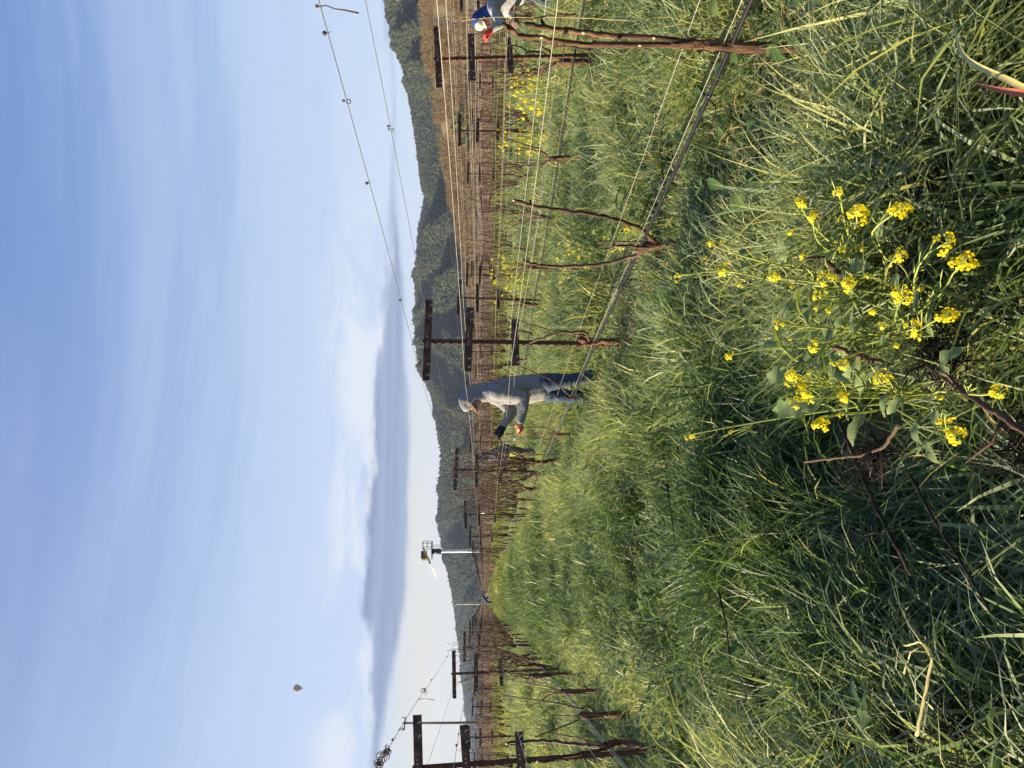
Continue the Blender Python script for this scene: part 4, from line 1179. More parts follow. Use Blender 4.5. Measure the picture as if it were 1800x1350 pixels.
def make_person(J, cols, label, hood=None, cap=None, voxel=0.012, gloves=(None, None), group=None, wrinkle=0.012, wide=1.0, hands=True):
    """J: joints in metres; the body is one continuous mesh, clothing its children"""
    hs, hc, hf, hu, hside = head_shapes(J['head'], J['face'], J['up'])
    W = wide
    body = hs + [[S(J['head'], .06), S(J['neck'], .055), S(J['chest'], .10), S(J['belly'], .10), S(J['hip'], .10)]]
    for sd in 'lr':
        body += [[S(J['chest'], .07), S(J['sh' + sd], .05), S(J['el' + sd], .038), S(J['wr' + sd], .026)], [S(J['hip'], .08), S(J['hi' + sd], .07), S(J['kn' + sd], .05), S(J['an' + sd], .04)]]
        if hands and not gloves[0 if sd == 'l' else 1]: body += hand_shapes(J['wr' + sd], J['hd' + sd], J['hs' + sd])
    org = np.array(J['origin'], float)
    e = bpy.data.objects.new('person', solid(body, min(voxel, .0085) if hands else voxel)); link(e)
    e.data.materials.append(M[cols['skin']])
    tag(e, label, 'person', group)
    def child(name, shapes, mat, vox=voxel, wr=0.0, **kw):
        o = bpy.data.objects.new(name, solid(shapes, vox, wr, **kw)); link(o, e); o.data.materials.append(M[mat]); return o
    top = [[S(J['neck'], (.085, .085, .07)), S(J['chest'], (.150, .195 * W, .13)), S(J['mid'], (.165, .185 * W, .13)), S(J['belly'], (.168, .180 * W, .11)), S(J['hem'], (.165, .175 * W, .06))]]
    for sd in 'lr':
        top.append([S(J['chest'], .12), S(J['sh' + sd], .088), S((np.array(J['sh' + sd]) + J['el' + sd]) / 2, .078), S(J['el' + sd], .066), S((np.array(J['el' + sd]) * .45 + np.array(J['wr' + sd]) * .55), .058), S(np.array(J['wr' + sd]) * .96 + np.array(J['el' + sd]) * .04, .043)])
    child('jacket', top, cols['top'], voxel, wrinkle, wscale=11, seed=2, stretch=(0.7, 1, 1.5))
    if hood:
        hc2 = hc - hf * .02
        hshape = [[S(hc2 + hu * .035 - hf * .015, (.118, .112, .118)), S(hc2 - hf * .055 - hu * .03, (.108, .110, .110)), S(np.array(J['neck']) - hf * .02, (.105, .12, .085))], [S(hc2 + hu * .085 + hf * .03, (.072, .085, .060)), S(hc2 + hu * .03 + hf * .035 + hside * .07, .036), S(hc2 - hu * .05 + hf * .02 + hside * .075, .040)],
                  [S(hc2 + hu * .03 + hf * .035 - hside * .07, .036), S(hc2 - hu * .05 + hf * .02 - hside * .075, .040), S(np.array(J['neck']) + hf * .04, (.08, .08, .05))]]
        child('hood', hshape, hood, min(voxel, .010), wrinkle * .7, wscale=16, seed=5)
    legs = [[S(J['hem'], (.135, .150 * W, .09)), S(J['hip'], (.13, .15 * W, .11))]]
    for sd in 'lr':
        legs.append([S(J['hip'], .11), S(J['hi' + sd], .108), S((np.array(J['hi' + sd]) + J['kn' + sd]) / 2, .092), S(J['kn' + sd], .074), S((np.array(J['kn' + sd]) + J['an' + sd]) / 2, .070), S(np.array(J['an' + sd]) + [0, 0, .05], .064)])
    child('trousers', legs, cols['legs'], voxel, wrinkle * .8, wscale=13, seed=8, stretch=(1, 1, 1.6))
    for sd in 'lr':
        child('boot', boot_shapes(J['an' + sd], J['fwd']), cols['boots'], voxel)
        if gloves[0 if sd == 'l' else 1]:
            child('glove', [[(*q[:3], *[v * 1.35 for v in q[3:]]) for q in ch] for ch in hand_shapes(J['wr' + sd], J['hd' + sd], J['hs' + sd], 1.0, 1.3)] + [[S(np.array(J['wr' + sd]) * .88 + np.array(J['el' + sd]) * .12, .044), S(J['wr' + sd], .036)]], gloves[0 if sd == 'l' else 1], min(voxel, .009))
    if cap:
        b = MB()
        c0 = hc + hu * .052 + hf * .080
        n = 9; Vv = []
        for i in range(n):
            a = -1.25 + 2.5 * i / (n - 1)
            inner = hc + hu * .050 + hf * (.088 * math.cos(a)) + hside * (.088 * math.sin(a))
            outer = inner + (hf * math.cos(a * .6)) * .075 * (1 - .25 * abs(a) / 1.25) - hu * (.022 + .012 * abs(math.sin(a)))
            Vv += [inner, outer, inner - hu * .006, outer - hu * .006]
        F = []
        for i in range(n - 1):
            a, c = 4 * i, 4 * (i + 1)
            F += [(a, a + 1, c + 1, c), (a + 2, c + 2, c + 3, a + 3), (a + 1, a + 3, c + 3, c + 1), (a, c, c + 2, a + 2)]
        b.add(Vv, F); co = b.build('cap', M[cap], e)
        if not hood or cols.get('crown'):
            child('cap_crown', [[S(hc + hu * .075 + hf * .045, (.092, .095, .080))]], cap, .012)
    # eyes and eyebrows
    for sg in (-1, 1):
        b = MB(); b.ball(hc + hu * .012 + hf * .083 + hside * sg * .034, .0105, 8, 6); b.build('eye', M['black_cloth'], e)
    return e
def jj(d):
    return lambda px, py, dy=0.0: on_y(px, py, d + dy)

# --- the pruner in the grey hoodie
d0 = 9.0; G = jj(d0)
def lift(p, z): q = np.array(p, float); q[2] = z; return q
J1 = dict(origin=G(1055, 675), head=G(830, 705), face=(-.80, -.22, -.52), up=(-.45, 0, .85), neck=G(854, 690), chest=G(873, 690, .0), mid=G(902, 686), belly=G(930, 684), hem=G(953, 680), hip=G(950, 679),
          shl=G(874, 690, -.20), shr=G(872, 696, .20), ell=G(922, 698, -.27), elr=G(900, 722, .22), wrl=G(915, 741, -.24), wrr=G(884, 750, .10),
          hdl=(-1, 0.05, .12), hsl=(0.1, .3, 1), hdr=(-.85, -.05, .55), hsr=(.2, 1, .2),
          hil=G(962, 672, -.10), hir=G(962, 690, .10), knl=G(1000, 669, -.12), knr=G(1000, 697, .08), anl=lift(G(1045, 660, -.10), .10), anr=lift(G(1045, 694, .10), .10), fwd=(-1, -.1, 0))
make_person(J1, dict(skin='skin', top='hoodie', legs='jeans', boots='black_cloth'), 'person in a pale grey hooded sweatshirt and jeans bending a vine cane, black glove', hood='hoodie', cap='brown_cloth', gloves=(None, 'black_cloth'), group='people pruning the vines', voxel=.013)
# pruning shears in the bare hand
def shears():
    w = np.array(J1['wrl']); e = empty('pruning_shears', tuple(w + np.array([-.10, -.03, .0])))
    b = MB(); b.tube([(0.03, 0, -.03), (-.02, 0, .0), (-.06, 0, .03)], [.008, .009, .006], 7); b.build('handle', M['red_cloth'], e)
    b = MB(); b.tube([(0.035, .006, -.005), (-.01, .004, .008), (-.06, 0, .03)], [.008, .008, .006], 7); b.build('handle', M['red_cloth'], e)
    b = MB(); b.add([(-.055, -.003, .020), (-.12, -.003, .075), (-.062, -.003, .042), (-.055, .003, .020), (-.12, .003, .075), (-.062, .003, .042)], [(0, 1, 2), (5, 4, 3), (0, 3, 4, 1), (1, 4, 5, 2), (2, 5, 3, 0)]); b.build('blade', M['steel'], e)
    b = MB(); b.tube([(-.055, .003, .035), (-.085, .003, .07), (-.115, .003, .085)], [.006, .005, .002], 6); b.build('hook_blade', M['steel'], e)
    tag(e, "silver pruning shears held in the grey-hooded person's bare hand", 'shears')
shears()
# --- worker at the edge of the picture, blue hood under a white cap
d1 = 12.6; G = jj(d1)
J2 = dict(origin=G(1058, -15), head=G(846, 36), face=(-.72, -.28, -.62), up=(-.55, 0, .8), neck=G(858, 22), chest=G(868, 12, .0), mid=G(884, 2), belly=G(900, -8), hem=G(918, -12), hip=G(918, -14),
          shl=G(868, 16, -.19), shr=G(868, 18, .19), ell=G(882, 40, -.20), elr=G(898, 24, .16), wrl=G(862, 54, -.25), wrr=G(904, 30, -.10), hdl=(-.8, -.1, .75), hsl=(.3, 1, .2), hdr=(-.7, -.2, -.1), hsr=(0, .4, 1),
          hil=G(930, -20, -.10), hir=G(930, -10, .10), knl=G(958, -10, -.12), knr=G(958, 4, .08), anl=lift(G(1000, -22, -.1), .1), anr=lift(G(1000, 0, .1), .1), fwd=(-1, -.1, 0))
make_person(J2, dict(skin='skin', top='grey_cloth', legs='jeans', boots='black_cloth', crown=1), 'stooping person in blue hood and white cap with a red glove, cut by the frame', hood='blue_cloth', cap='white_cloth', gloves=('red_cloth', 'brown_cloth'), group='people pruning the vines', voxel=.017, wrinkle=.014)
# --- worker bent behind the brushy vines
d2 = 18.5; G = jj(d2)
J3 = dict(origin=G(950, 792), head=G(853, 809), face=(-.7, -.1, -.7), up=(-.6, 0, .8), neck=G(861, 804), chest=G(868, 800), mid=G(876, 797), belly=G(886, 794), hem=G(893, 792), hip=G(895, 792),
          shl=G(868, 800, -.19), shr=G(868, 802, .19), ell=G(886, 806, -.25), elr=G(886, 808, .2), wrl=G(880, 817, -.2), wrr=G(880, 819, .1), hdl=(-.8, 0, .3), hsl=(.2, 1, .2), hdr=(-.8, 0, .3), hsr=(.2, 1, .2),
          hil=G(901, 791, -.1), hir=G(901, 793, .1), knl=G(922, 794, -.1), knr=G(922, 796, .1), anl=lift(G(945, 790, -.1), .1), anr=lift(G(945, 795, .1), .1), fwd=(-1, 0, 0))
p3 = make_person(J3, dict(skin='skin', top='slate_cloth', legs='brown_cloth', boots='black_cloth'), 'person in slate grey bent over behind the brushy vines, lime hem showing', hood='slate_cloth', group='people pruning the vines', voxel=.022, hands=False)
o = bpy.data.objects.new('shirt_hem', solid([[S(J3['hem'] + np.array([0, 0, -.08]), (.172, .182, .06)), S(J3['hem'] + np.array([0, 0, -.16]), (.165, .18, .04))]], .02)); link(o, p3); o.data.materials.append(M['lime_cloth'])
# --- far worker in blue in the grass alley
d3 = 88.0; G = jj(d3)
def K(dx, z, dy=0.0):
    q = G(852, 1056); return np.array([q[0] + dx, q[1] + dy, z])
J4 = dict(origin=K(0, 0), head=K(.42, 1.42), face=(.7, 0, -.7), up=(.6, 0, .8), neck=K(.30, 1.36), chest=K(.20, 1.30), mid=K(.08, 1.2), belly=K(-.06, 1.08), hem=K(-.18, .98), hip=K(-.20, .96),
          shl=K(.2, 1.3, .2), shr=K(.2, 1.3, -.2), ell=K(.32, 1.05, .2), elr=K(.32, 1.05, -.2), wrl=K(.5, .95, .15), wrr=K(.5, .95, -.15), hdl=(1, 0, 0), hsl=(0, 1, 0), hdr=(1, 0, 0), hsr=(0, 1, 0),
          hil=K(-.2, .9, .1), hir=K(-.2, .9, -.1), knl=K(-.14, .5, .1), knr=K(-.1, .5, -.1), anl=K(-.22, .1, .1), anr=K(-.15, .1, -.1), fwd=(1, 0, 0))
make_person(J4, dict(skin='skin', top='blue_cloth', legs='blue_cloth', boots='black_cloth'), 'tiny stooping person all in blue at the far end of the grass alley', hood='blue_cloth', group='people pruning the vines', voxel=.03, hands=False)

bpy.data.objects.remove(SCRATCH_OBJ[0], do_unlink=True)
bpy.data.scenes.remove(SCRATCH)

# ================================================================== FAR THINGS
def wind_machine():
    D = 116.0
    q = on_y(845, 968, D); e = empty('wind_machine', (q[0], q[1], 0))
    k = D / FPX                       # metres per photograph pixel
    b = MB(); b.tube([(0, 0, -.3), (0, 0, 4), (-.05, 0, 7.9)], [.30, .27, .24], 16); b.build('tower', M['tower_white'], e)
    b = MB(); b.tube([(-.05, 0, 7.9), (-.05, 0, 9.2)], [.42, .40], 14); b.build('tower_head', M['tower_dark'], e)
    b = MB(); b.box((.1, 0, 9.25), (2.6, 1.6, .10)); b.build('platform', M['tower_dark'], e)
    for x in (1.35, .45):
        for y in (-.75, .75):
            b = MB(); b.box((x, y, 9.95), (.07, .07, 1.35)); b.build('railing_post', M['tower_dark'], e)
    for z in (10.6, 9.95):
        for y in (-.75, .75):
            b = MB(); b.box((.9, y, z), (.9, .05, .06)); b.build('railing', M['tower_dark'], e)
    b = MB(); b.box((1.35, 0, 10.6), (.06, 1.5, .06)); b.build('railing', M['tower_dark'], e)
    for x in (.62, .92):
        b = MB(); b.box((x, 0, 6.0), (.05, .05, 6.6)); b.build('ladder_rail', M['pole_grey'], e)
    for i in range(16):
        b = MB(); b.box((.77, 0, 3.0 + i * .4), (.26, .035, .035)); b.build('ladder_rung', M['pole_grey'], e)
    for z in (5.2, 8.0):
        b = MB(); b.box((.45, 0, z), (.6, .05, .05)); b.build('ladder_bracket', M['pole_grey'], e)
    rot = Matrix.Rotation(R(-24), 3, 'Y')
    b = MB(); b.box((-.55, 0, 10.45), (1.0, .8, .85)); b.build('engine_housing', M['tower_dark'], e, False)
    b = MB(); b.box((-1.16, 0, 10.35), (.26, .82, .70)); b.build('housing_front', M['tower_yellow'], e, False)
    b = MB(); b.box((-.40, -.62, 10.05), (2.3, .30, .26), np.array(Matrix.Rotation(R(-25), 3, 'Y'))); b.build('gearbox_arm', M['tower_yellow'], e, False)
    b = MB(); b.tube([(-1.5, -.62, 9.6), (-1.75, -.62, 9.45)], [.14, .12], 10); b.build('hub', M['tower_dark'], e)
    for sgn, L in ((1, 2.3), (-1, .5)):
        d = np.array([-.90, -.05, -.42]) * sgn; d /= np.linalg.norm(d)
        c0 = np.array([-1.68, -.66, 9.50]); up = np.array([.35, -.55, -.70])
        V = []
        for t, w in ((0.08, .09), (.3, .17), (.7, .22), (1.0, .16)):
            cc = c0 + d * L * t
            V += [cc - up * w, cc + up * w, cc + up * w + np.array([0, .05, 0]), cc - up * w + np.array([0, .05, 0])]
        F = []
        for i in range(3):
            a, c = 4 * i, 4 * i + 4
            F += [(a + m, a + (m + 1) % 4, c + (m + 1) % 4, c + m) for m in range(4)]
        F += [(0, 3, 2, 1), (12, 13, 14, 15)]
        b = MB(); b.add(V, F); b.build('blade', M['tower_white'], e, False)
    tag(e, 'white frost fan tower with platform, yellow gearbox and drooping white blade', 'wind machine')
wind_machine()
def balloon():
    D = 1500.0; q = on_y(521, 1210, D); k = D / FPX
    e = empty('hot_air_balloon', (q[0], q[1], q[2] - 11))
    prof = [(0.0, 16.5), (2.6, 16.2), (5.0, 15.0), (6.6, 12.8), (7.1, 10.6), (6.8, 8.4), (5.7, 6.0), (4.0, 3.6), (2.2, 1.5), (1.3, .6)]
    n = 24
    for nm, mat, par in (('envelope', None, e),):
        V = []; F = []
        for r, z in prof:
            for j in range(n):
                a = 6.283 * j / n; rr = r * (1.0 + .025 * math.cos(12 * a))
                V.append((rr * math.cos(a), rr * math.sin(a), z))
        for i in range(len(prof) - 1):
            for j in range(n):
                kk = (j + 1) % n; F.append((i * n + j, i * n + kk, (i + 1) * n + kk, (i + 1) * n + j))
        b = MB(); b.add(V, F); env = b.build('envelope', noise_mat('balloon_cloth', [(0.35, (0.16, 0.11, 0.06)), (0.65, (0.30, 0.20, 0.09))], scale=.35, rough=.8), e)
    b = MB(); b.box((0, 0, -1.4), (1.6, 1.6, 1.3)); b.build('basket', M['tower_dark'], e)
    for x in (-.7, .7):
        for y in (-.7, .7):
            b = MB(); b.tube([(x, y, -.8), (x * 1.5, y * 1.5, .8)], .06, 5); b.build('rope', M['tower_dark'], e)
    tag(e, 'small brown and gold hot air balloon alone in the sky', 'balloon')
balloon()
def utility_pole():
    D = 91.0; q = on_y(845, 1270, D); e = empty('utility_pole', (q[0], q[1], 0))
    b = MB(); b.tube([(0, 0, -.3), (0, 0, 6), (.05, 0, 11.0)], [.17, .15, .12], 10); b.build('pole', M['pole_grey'], e)
    b = MB(); b.box((.05, -.1, 10.75), (1.55, .12, .14), np.array(Matrix.Rotation(R(5), 3, 'Y'))); b.build('crossarm', M['pole_grey'], e, False)
    for x in (-.66, .78):
        b = MB(); b.tube([(x, -.1, 10.8), (x, -.1, 11.08)], [.05, .06], 7); b.build('insulator', M['pole_grey'], e)
    b = MB(); b.tube([(.42, -.1, 10.72), (.08, -.1, 10.2)], .025, 5); b.build('brace', M['pole_grey'], e)
    tag(e, 'weathered grey utility pole with one crossarm behind the left rows', 'utility pole')
    D = 150.0; q = on_y(845, 1062, D); e = empty('utility_pole', (q[0], q[1], 0))
    b = MB(); b.tube([(0, 0, -.3), (0, 0, 6.8)], [.10, .06], 8); b.build('pole', M['tower_white'], e)
    b = MB(); b.tube([(0, 0, 6.5), (-.25, 0, 7.1)], .04, 6); b.build('arm', M['tower_white'], e)
    tag(e, 'thin pale pole standing far off where the alley vanishes', 'pole')
utility_pole()
def white_scrap():
    q = on_row(851, 901, ROWS[0] + .3)
    b = MB()
    for a, L in ((1.9, .16), (-2.2, .17), (.5, .10), (-.9, .13)):
        pts = [np.array([0, 0, 0]), np.array([math.cos(a) * L * .5, .01, math.sin(a) * L * .5 + .01]), np.array([math.cos(a) * L, .03, math.sin(a) * L])]
        V = []
        for i, p in enumerate(pts):
            w = np.array([-math.sin(a), .3, math.cos(a)]) * (.028 - .007 * i); V += [p - w, p + w]
        b.add(V + [v + np.array([0, .004, 0]) for v in V], [(0, 1, 3, 2), (2, 3, 5, 4), (6, 8, 9, 7), (8, 10, 11, 9), (0, 2, 8, 6), (1, 7, 9, 3)])
    o = b.build('plastic_scrap', M['plastic_white'], loc=tuple(q))
    tag(o, 'small white scrap caught on the trellis wires beyond the pruner', 'scrap')
white_scrap()

# foothill of dry brush in front of the wooded hills
def foot_h(az, r):
    d = np.degrees(az)
    top = np.interp(d, [-60, -10, 2, 8, 14, 20, 28, 60], [0, 0, 3.0, 7.0, 15.0, 23.0, 27.0, 27.0])
    s = np.clip((r - 190) / 190, 0, 1); s = s * s * (3 - 2 * s)
    back = np.clip((r - 390) / 200, 0, 1)
    return top * s * (1 - .6 * back) + top * .10 * (vnoise(d * .8, r * .02, 21.0) - .5) * s - .3
def foothill():
    azs = np.radians(np.linspace(-8, 52, 130)); rr = np.concatenate([np.linspace(180, 400, 30), np.linspace(420, 620, 6)])
    A, RR = np.meshgrid(azs, rr, indexing='ij')
    V = np.stack([np.sin(A) * RR, np.cos(A) * RR, foot_h(A, RR)], -1).reshape(-1, 3); nf = len(rr)
    F = [(i * nf + j, i * nf + j + 1, (i + 1) * nf + j + 1, (i + 1) * nf + j) for i in range(len(azs) - 1) for j in range(nf - 1)]
    me = bpy.data.meshes.new('foothill'); me.from_pydata(V.tolist(), [], F); me.polygons.foreach_set('use_smooth', [True] * len(F))
    me.materials.append(noise_mat('dry_slope', [(0.3, (0.11, 0.085, 0.045)), (0.55, (0.17, 0.135, 0.070)), (0.75, (0.15, 0.16, 0.06))], scale=.05, rough=1.0))
    o = bpy.data.objects.new('foothill', me); link(o); tag(o, 'dry brown slope at the foot of the hills', kind='structure')
    var = []
    for v in range(5):
        rg = np.random.default_rng(900 + v); b = MB()
        for i in range(150):
            a = rg.uniform(0, 6.28); z = rg.uniform(.1, 1.0); rad = rg.uniform(.1, .55) * (1.15 - .5 * abs(z - .5))
            c = np.array([rad * math.cos(a), rad * math.sin(a), z]); d = rg.normal(0, 1, 3); d[2] = abs(d[2]) + .5; d /= np.linalg.norm(d); w = np.cross(d, rg.normal(0, 1, 3)); w /= np.linalg.norm(w)
            L = rg.uniform(.12, .34)
            b.add([c - w * .022, c + w * .022, c + d * L], [(0, 1, 2)])
        b.tube([(0, 0, -.2), (0, 0, .4)], [.04, .02], 4)
        var.append(b.mesh('brush_mesh', M['thicket'], False))
    n = 6500
    az = np.radians(RNG.uniform(-4, 40, n)); r = RNG.uniform(195, 420, n); z = foot_h(az, r)
    k = (vnoise(np.degrees(az) * .7, r * .03, 31.0) > .30) & (z > .3); az, r, z = az[k], r[k], z[k]; n = len(az)
    s = RNG.uniform(1.6, 4.2, n)
    o = scatter('brush', var, np.stack([np.sin(az) * r, np.cos(az) * r, z], 1), np.stack([np.zeros(n), np.zeros(n), RNG.uniform(0, 6.28, n)], 1), s)
    tag(o, 'leafless brown brush covering the foothill', 'brush', kind='stuff')
foothill()
def bare_tree_meshes(seed, h):
    rg = np.random.default_rng(seed); tb = MB(); cb = MB()
    def grow(p, d, L, r, lvl):
        n = 4; pts = [p]
        for i in range(n):
            d = d + rg.normal(0, .13, 3); d /= np.linalg.norm(d); pts.append(pts[-1] + d * L / n)
        (tb if lvl < 2 else cb).tube(pts, np.linspace(r, r * .6, n + 1), 6 if lvl < 2 else 3, caps=False)
        if lvl < 4:
            for i in range(rg.integers(3, 5)):
                k = rg.integers(2, n + 1); nd = d + rg.normal(0, .55, 3); nd[2] += .15; nd /= np.linalg.norm(nd)
                grow(pts[k], nd, L * rg.uniform(.55, .8), r * .55, lvl + 1)
    grow(np.array([0, 0, -.2]), np.array([0, 0, 1.0]), h * .34, h * .022, 0)
    return tb.mesh('trunk', M['twig']), cb.mesh('crown', M['twig'])
BT = [bare_tree_meshes(60 + i, 5.0) for i in range(3)]
def bare_tree(i, q, h, label, group='bare trees beyond the vineyard'):
    e = empty('bare_tree', (q[0], q[1], q[2] if len(q) > 2 else 0), i * 1.7); e.scale = (h / 5.0,) * 3
    link(bpy.data.objects.new('trunk', BT[i % 3][0]), e); link(bpy.data.objects.new('crown', BT[i % 3][1]), e)
    tag(e, label, 'tree', group)
q = on_y(850, 1208, 62); bare_tree(0, (q[0], q[1], 0), 4.7, 'leafless twiggy tree rising behind the second post of the left row')
q = on_y(850, 1234, 75); bare_tree(1, (q[0], q[1], 0), 3.9, 'smaller leafless tree just left of the twiggy tree, before the hazy hills')
for i, (py, D, h, lab) in enumerate(((20, 150, 9, 'bare brown tree at the edge of the frame, before the wooded hill'), (70, 160, 7.5, "bare brown tree behind the red-gloved worker's post"), (170, 170, 6.5, 'bare brown tree next to the green bush below the hill'),
                                     (300, 165, 5.5, 'bare brown tree right of the forked vine, before the dry slope'), (405, 175, 5, 'low bare tree above the arching cane of the forked vine'), (520, 170, 4.5, "low bare tree beside the pruner's post at the field edge"))):
    q = on_y(850, py, D); bare_tree(i + 2, (q[0], q[1], 0), h, lab)
def round_bush(py, D, w, h, mat, label, cat='bush'):
    q = on_y(850, py, D); e = empty('bush', (q[0], q[1], float(max(0, foot_h(math.atan2(q[0], q[1]), np.array([math.hypot(q[0], q[1])]))[0]))))
    rg = np.random.default_rng(int(py)); b = MB()
    for i in range(900):
        d = rg.normal(0, 1, 3); d /= np.linalg.norm(d); c = d * np.array([w, w, h]) * .5 * rg.uniform(.6, 1.02) * (1 + .25 * math.sin(3 * d[0] + 5 * d[2])) + [0, 0, h * .5]
        u = rg.normal(0, 1, 3); u /= np.linalg.norm(u); v = np.cross(u, rg.normal(0, 1, 3)); v /= np.linalg.norm(v)
        b.add([c - u * .16 * w / 4, c + v * .12 * w / 4, c + u * .16 * w / 4, c - v * .12 * w / 4], [(0, 1, 2, 3)], 0, rg.uniform(.2, .8))
    b.build('foliage', mat, e, False, True)
    t = MB(); t.tube([(0, 0, -.4), (0, 0, h * .6)], [.12, .05], 6); t.build('trunk', M['twig'], e)
    tag(e, label, cat)
fol = leaf_mat('bush_foliage', [(0.0, (0.05, 0.08, 0.02)), (0.5, (0.12, 0.155, 0.03)), (1.0, (0.20, 0.21, 0.05))], trans=.3)
fold = leaf_mat('dark_bush_foliage', [(0.0, (0.02, 0.035, 0.015)), (1.0, (0.06, 0.08, 0.03))], trans=.2)
round_bush(213, 230, 9, 8, fol, 'bright green bush on the dry slope below the wooded hill')
round_bush(238, 215, 8, 6, fold, 'dark rounded bush just beside the bright green bush')

# ================================================================== MUSTARD AND SMALL GROWTH
def flower_head_mesh(seed, n=12, size=1.0):
    """a raceme: open four-petalled flowers round a knot of buds"""
    rg = np.random.default_rng(seed); b = MB()
    side = rg.normal(0, .007, 2)
    for i in range(n):
        a = i * 2.4 + rg.uniform(-.7, .7); f = i / n
        rad = (.022 - .013 * f) * size * rg.uniform(.6, 1.35); z = (-.020 + .034 * f) * size + rg.normal(0, .004)
        c = np.array([math.cos(a) * rad + side[0] * (1 - f), math.sin(a) * rad + side[1] * (1 - f), z])
        nrm = np.array([math.cos(a) * (1 - .6 * f), math.sin(a) * (1 - .6 * f), .7 + .6 * f]) + rg.normal(0, .2, 3); nrm /= np.linalg.norm(nrm)
        b.tube([(0, 0, z - .015 * size), c], [.0007, .0006], 3, 1, False)
        u = np.cross(nrm, [0.3, .2, 1]); u /= np.linalg.norm(u); v = np.cross(nrm, u); rot = rg.uniform(0, 1.57)
        for k in range(4):
            aa = rot + k * 1.5708; d = u * math.cos(aa) + v * math.sin(aa); s = np.cross(nrm, d); L = .0105 * size * rg.uniform(.85, 1.15); w = .0050 * size
            V = [c, c + d * L * .45 + s * w * .75 + nrm * .002, c + d * L * .45 - s * w * .75 + nrm * .002, c + d * L + s * w * .8 - nrm * .001, c + d * L - s * w * .8 - nrm * .001, c + d * L * 1.1]
            b.add(V, [(0, 1, 2), (1, 3, 4, 2), (3, 5, 4)], 0, rg.uniform(.2, .9))
    for i in range(9):
        a = rg.uniform(0, 6.28); r = .006 * math.sqrt(rg.uniform()) * size
        b.ball((math.cos(a) * r, math.sin(a) * r, .014 * size + rg.uniform(0, .006)), (.0018, .0018, .0028), 5, 4, 1)
        b.tone[-1][:] = .8
    return b.mesh('flower_head', [M['petal'], M['mustard_stem']], False, True)
FH = [flower_head_mesh(700 + i, 5 + 2 * (i % 4)) for i in range(6)]
FHB = [flower_head_mesh(710 + i, 11, 1.35) for i in range(3)]
def leaf_mesh(seed, L, W):
    """broad wavy lobed leaf with a pale midrib"""
    rg = np.random.default_rng(seed); b = MB(); n = 9; V = []
    for i in range(n + 1):
        t = i / n; x = L * t; zc = -.28 * L * t * t + .06 * L * math.sin(t * 3)
        w = W * (math.sin(min(1, t * 1.08) * math.pi) ** .7) * (1 + .28 * math.sin(t * 17 + seed)) * .5 + .002
        wave = .10 * W * math.sin(t * 11 + seed)
        V += [(x, -w, zc + .20 * w + wave), (x, 0, zc), (x, w, zc + .20 * w - wave)]
    F = []
    for i in range(n):
        a = 3 * i; F += [(a, a + 1, a + 4, a + 3), (a + 1, a + 2, a + 5, a + 4)]
    b.add(V, F, 0, rg.uniform(.25, .8))
    b.tube([(-.05 * L, 0, -.002)] + [(L * t, 0, -.28 * L * t * t + .06 * L * math.sin(t * 3) - .001) for t in (.0, .3, .6, .95)], [.0035, .003, .0022, .0014, .0005], 5, 1, False)
    b.tone[-1][:] = .9
    return b.mesh('leaf', [M['mustard_leaf'], M['mustard_stem']], True, True)
LM = [leaf_mesh(720 + i, .15 + .02 * (i % 3), .065 + .012 * (i % 2)) for i in range(5)]
def orient(o, d, roll=0.0):
    o.rotation_mode = 'QUATERNION'
    o.rotation_quaternion = Vector(d).to_track_quat('Z', 'Y') @ Euler((0, 0, roll)).to_quaternion()
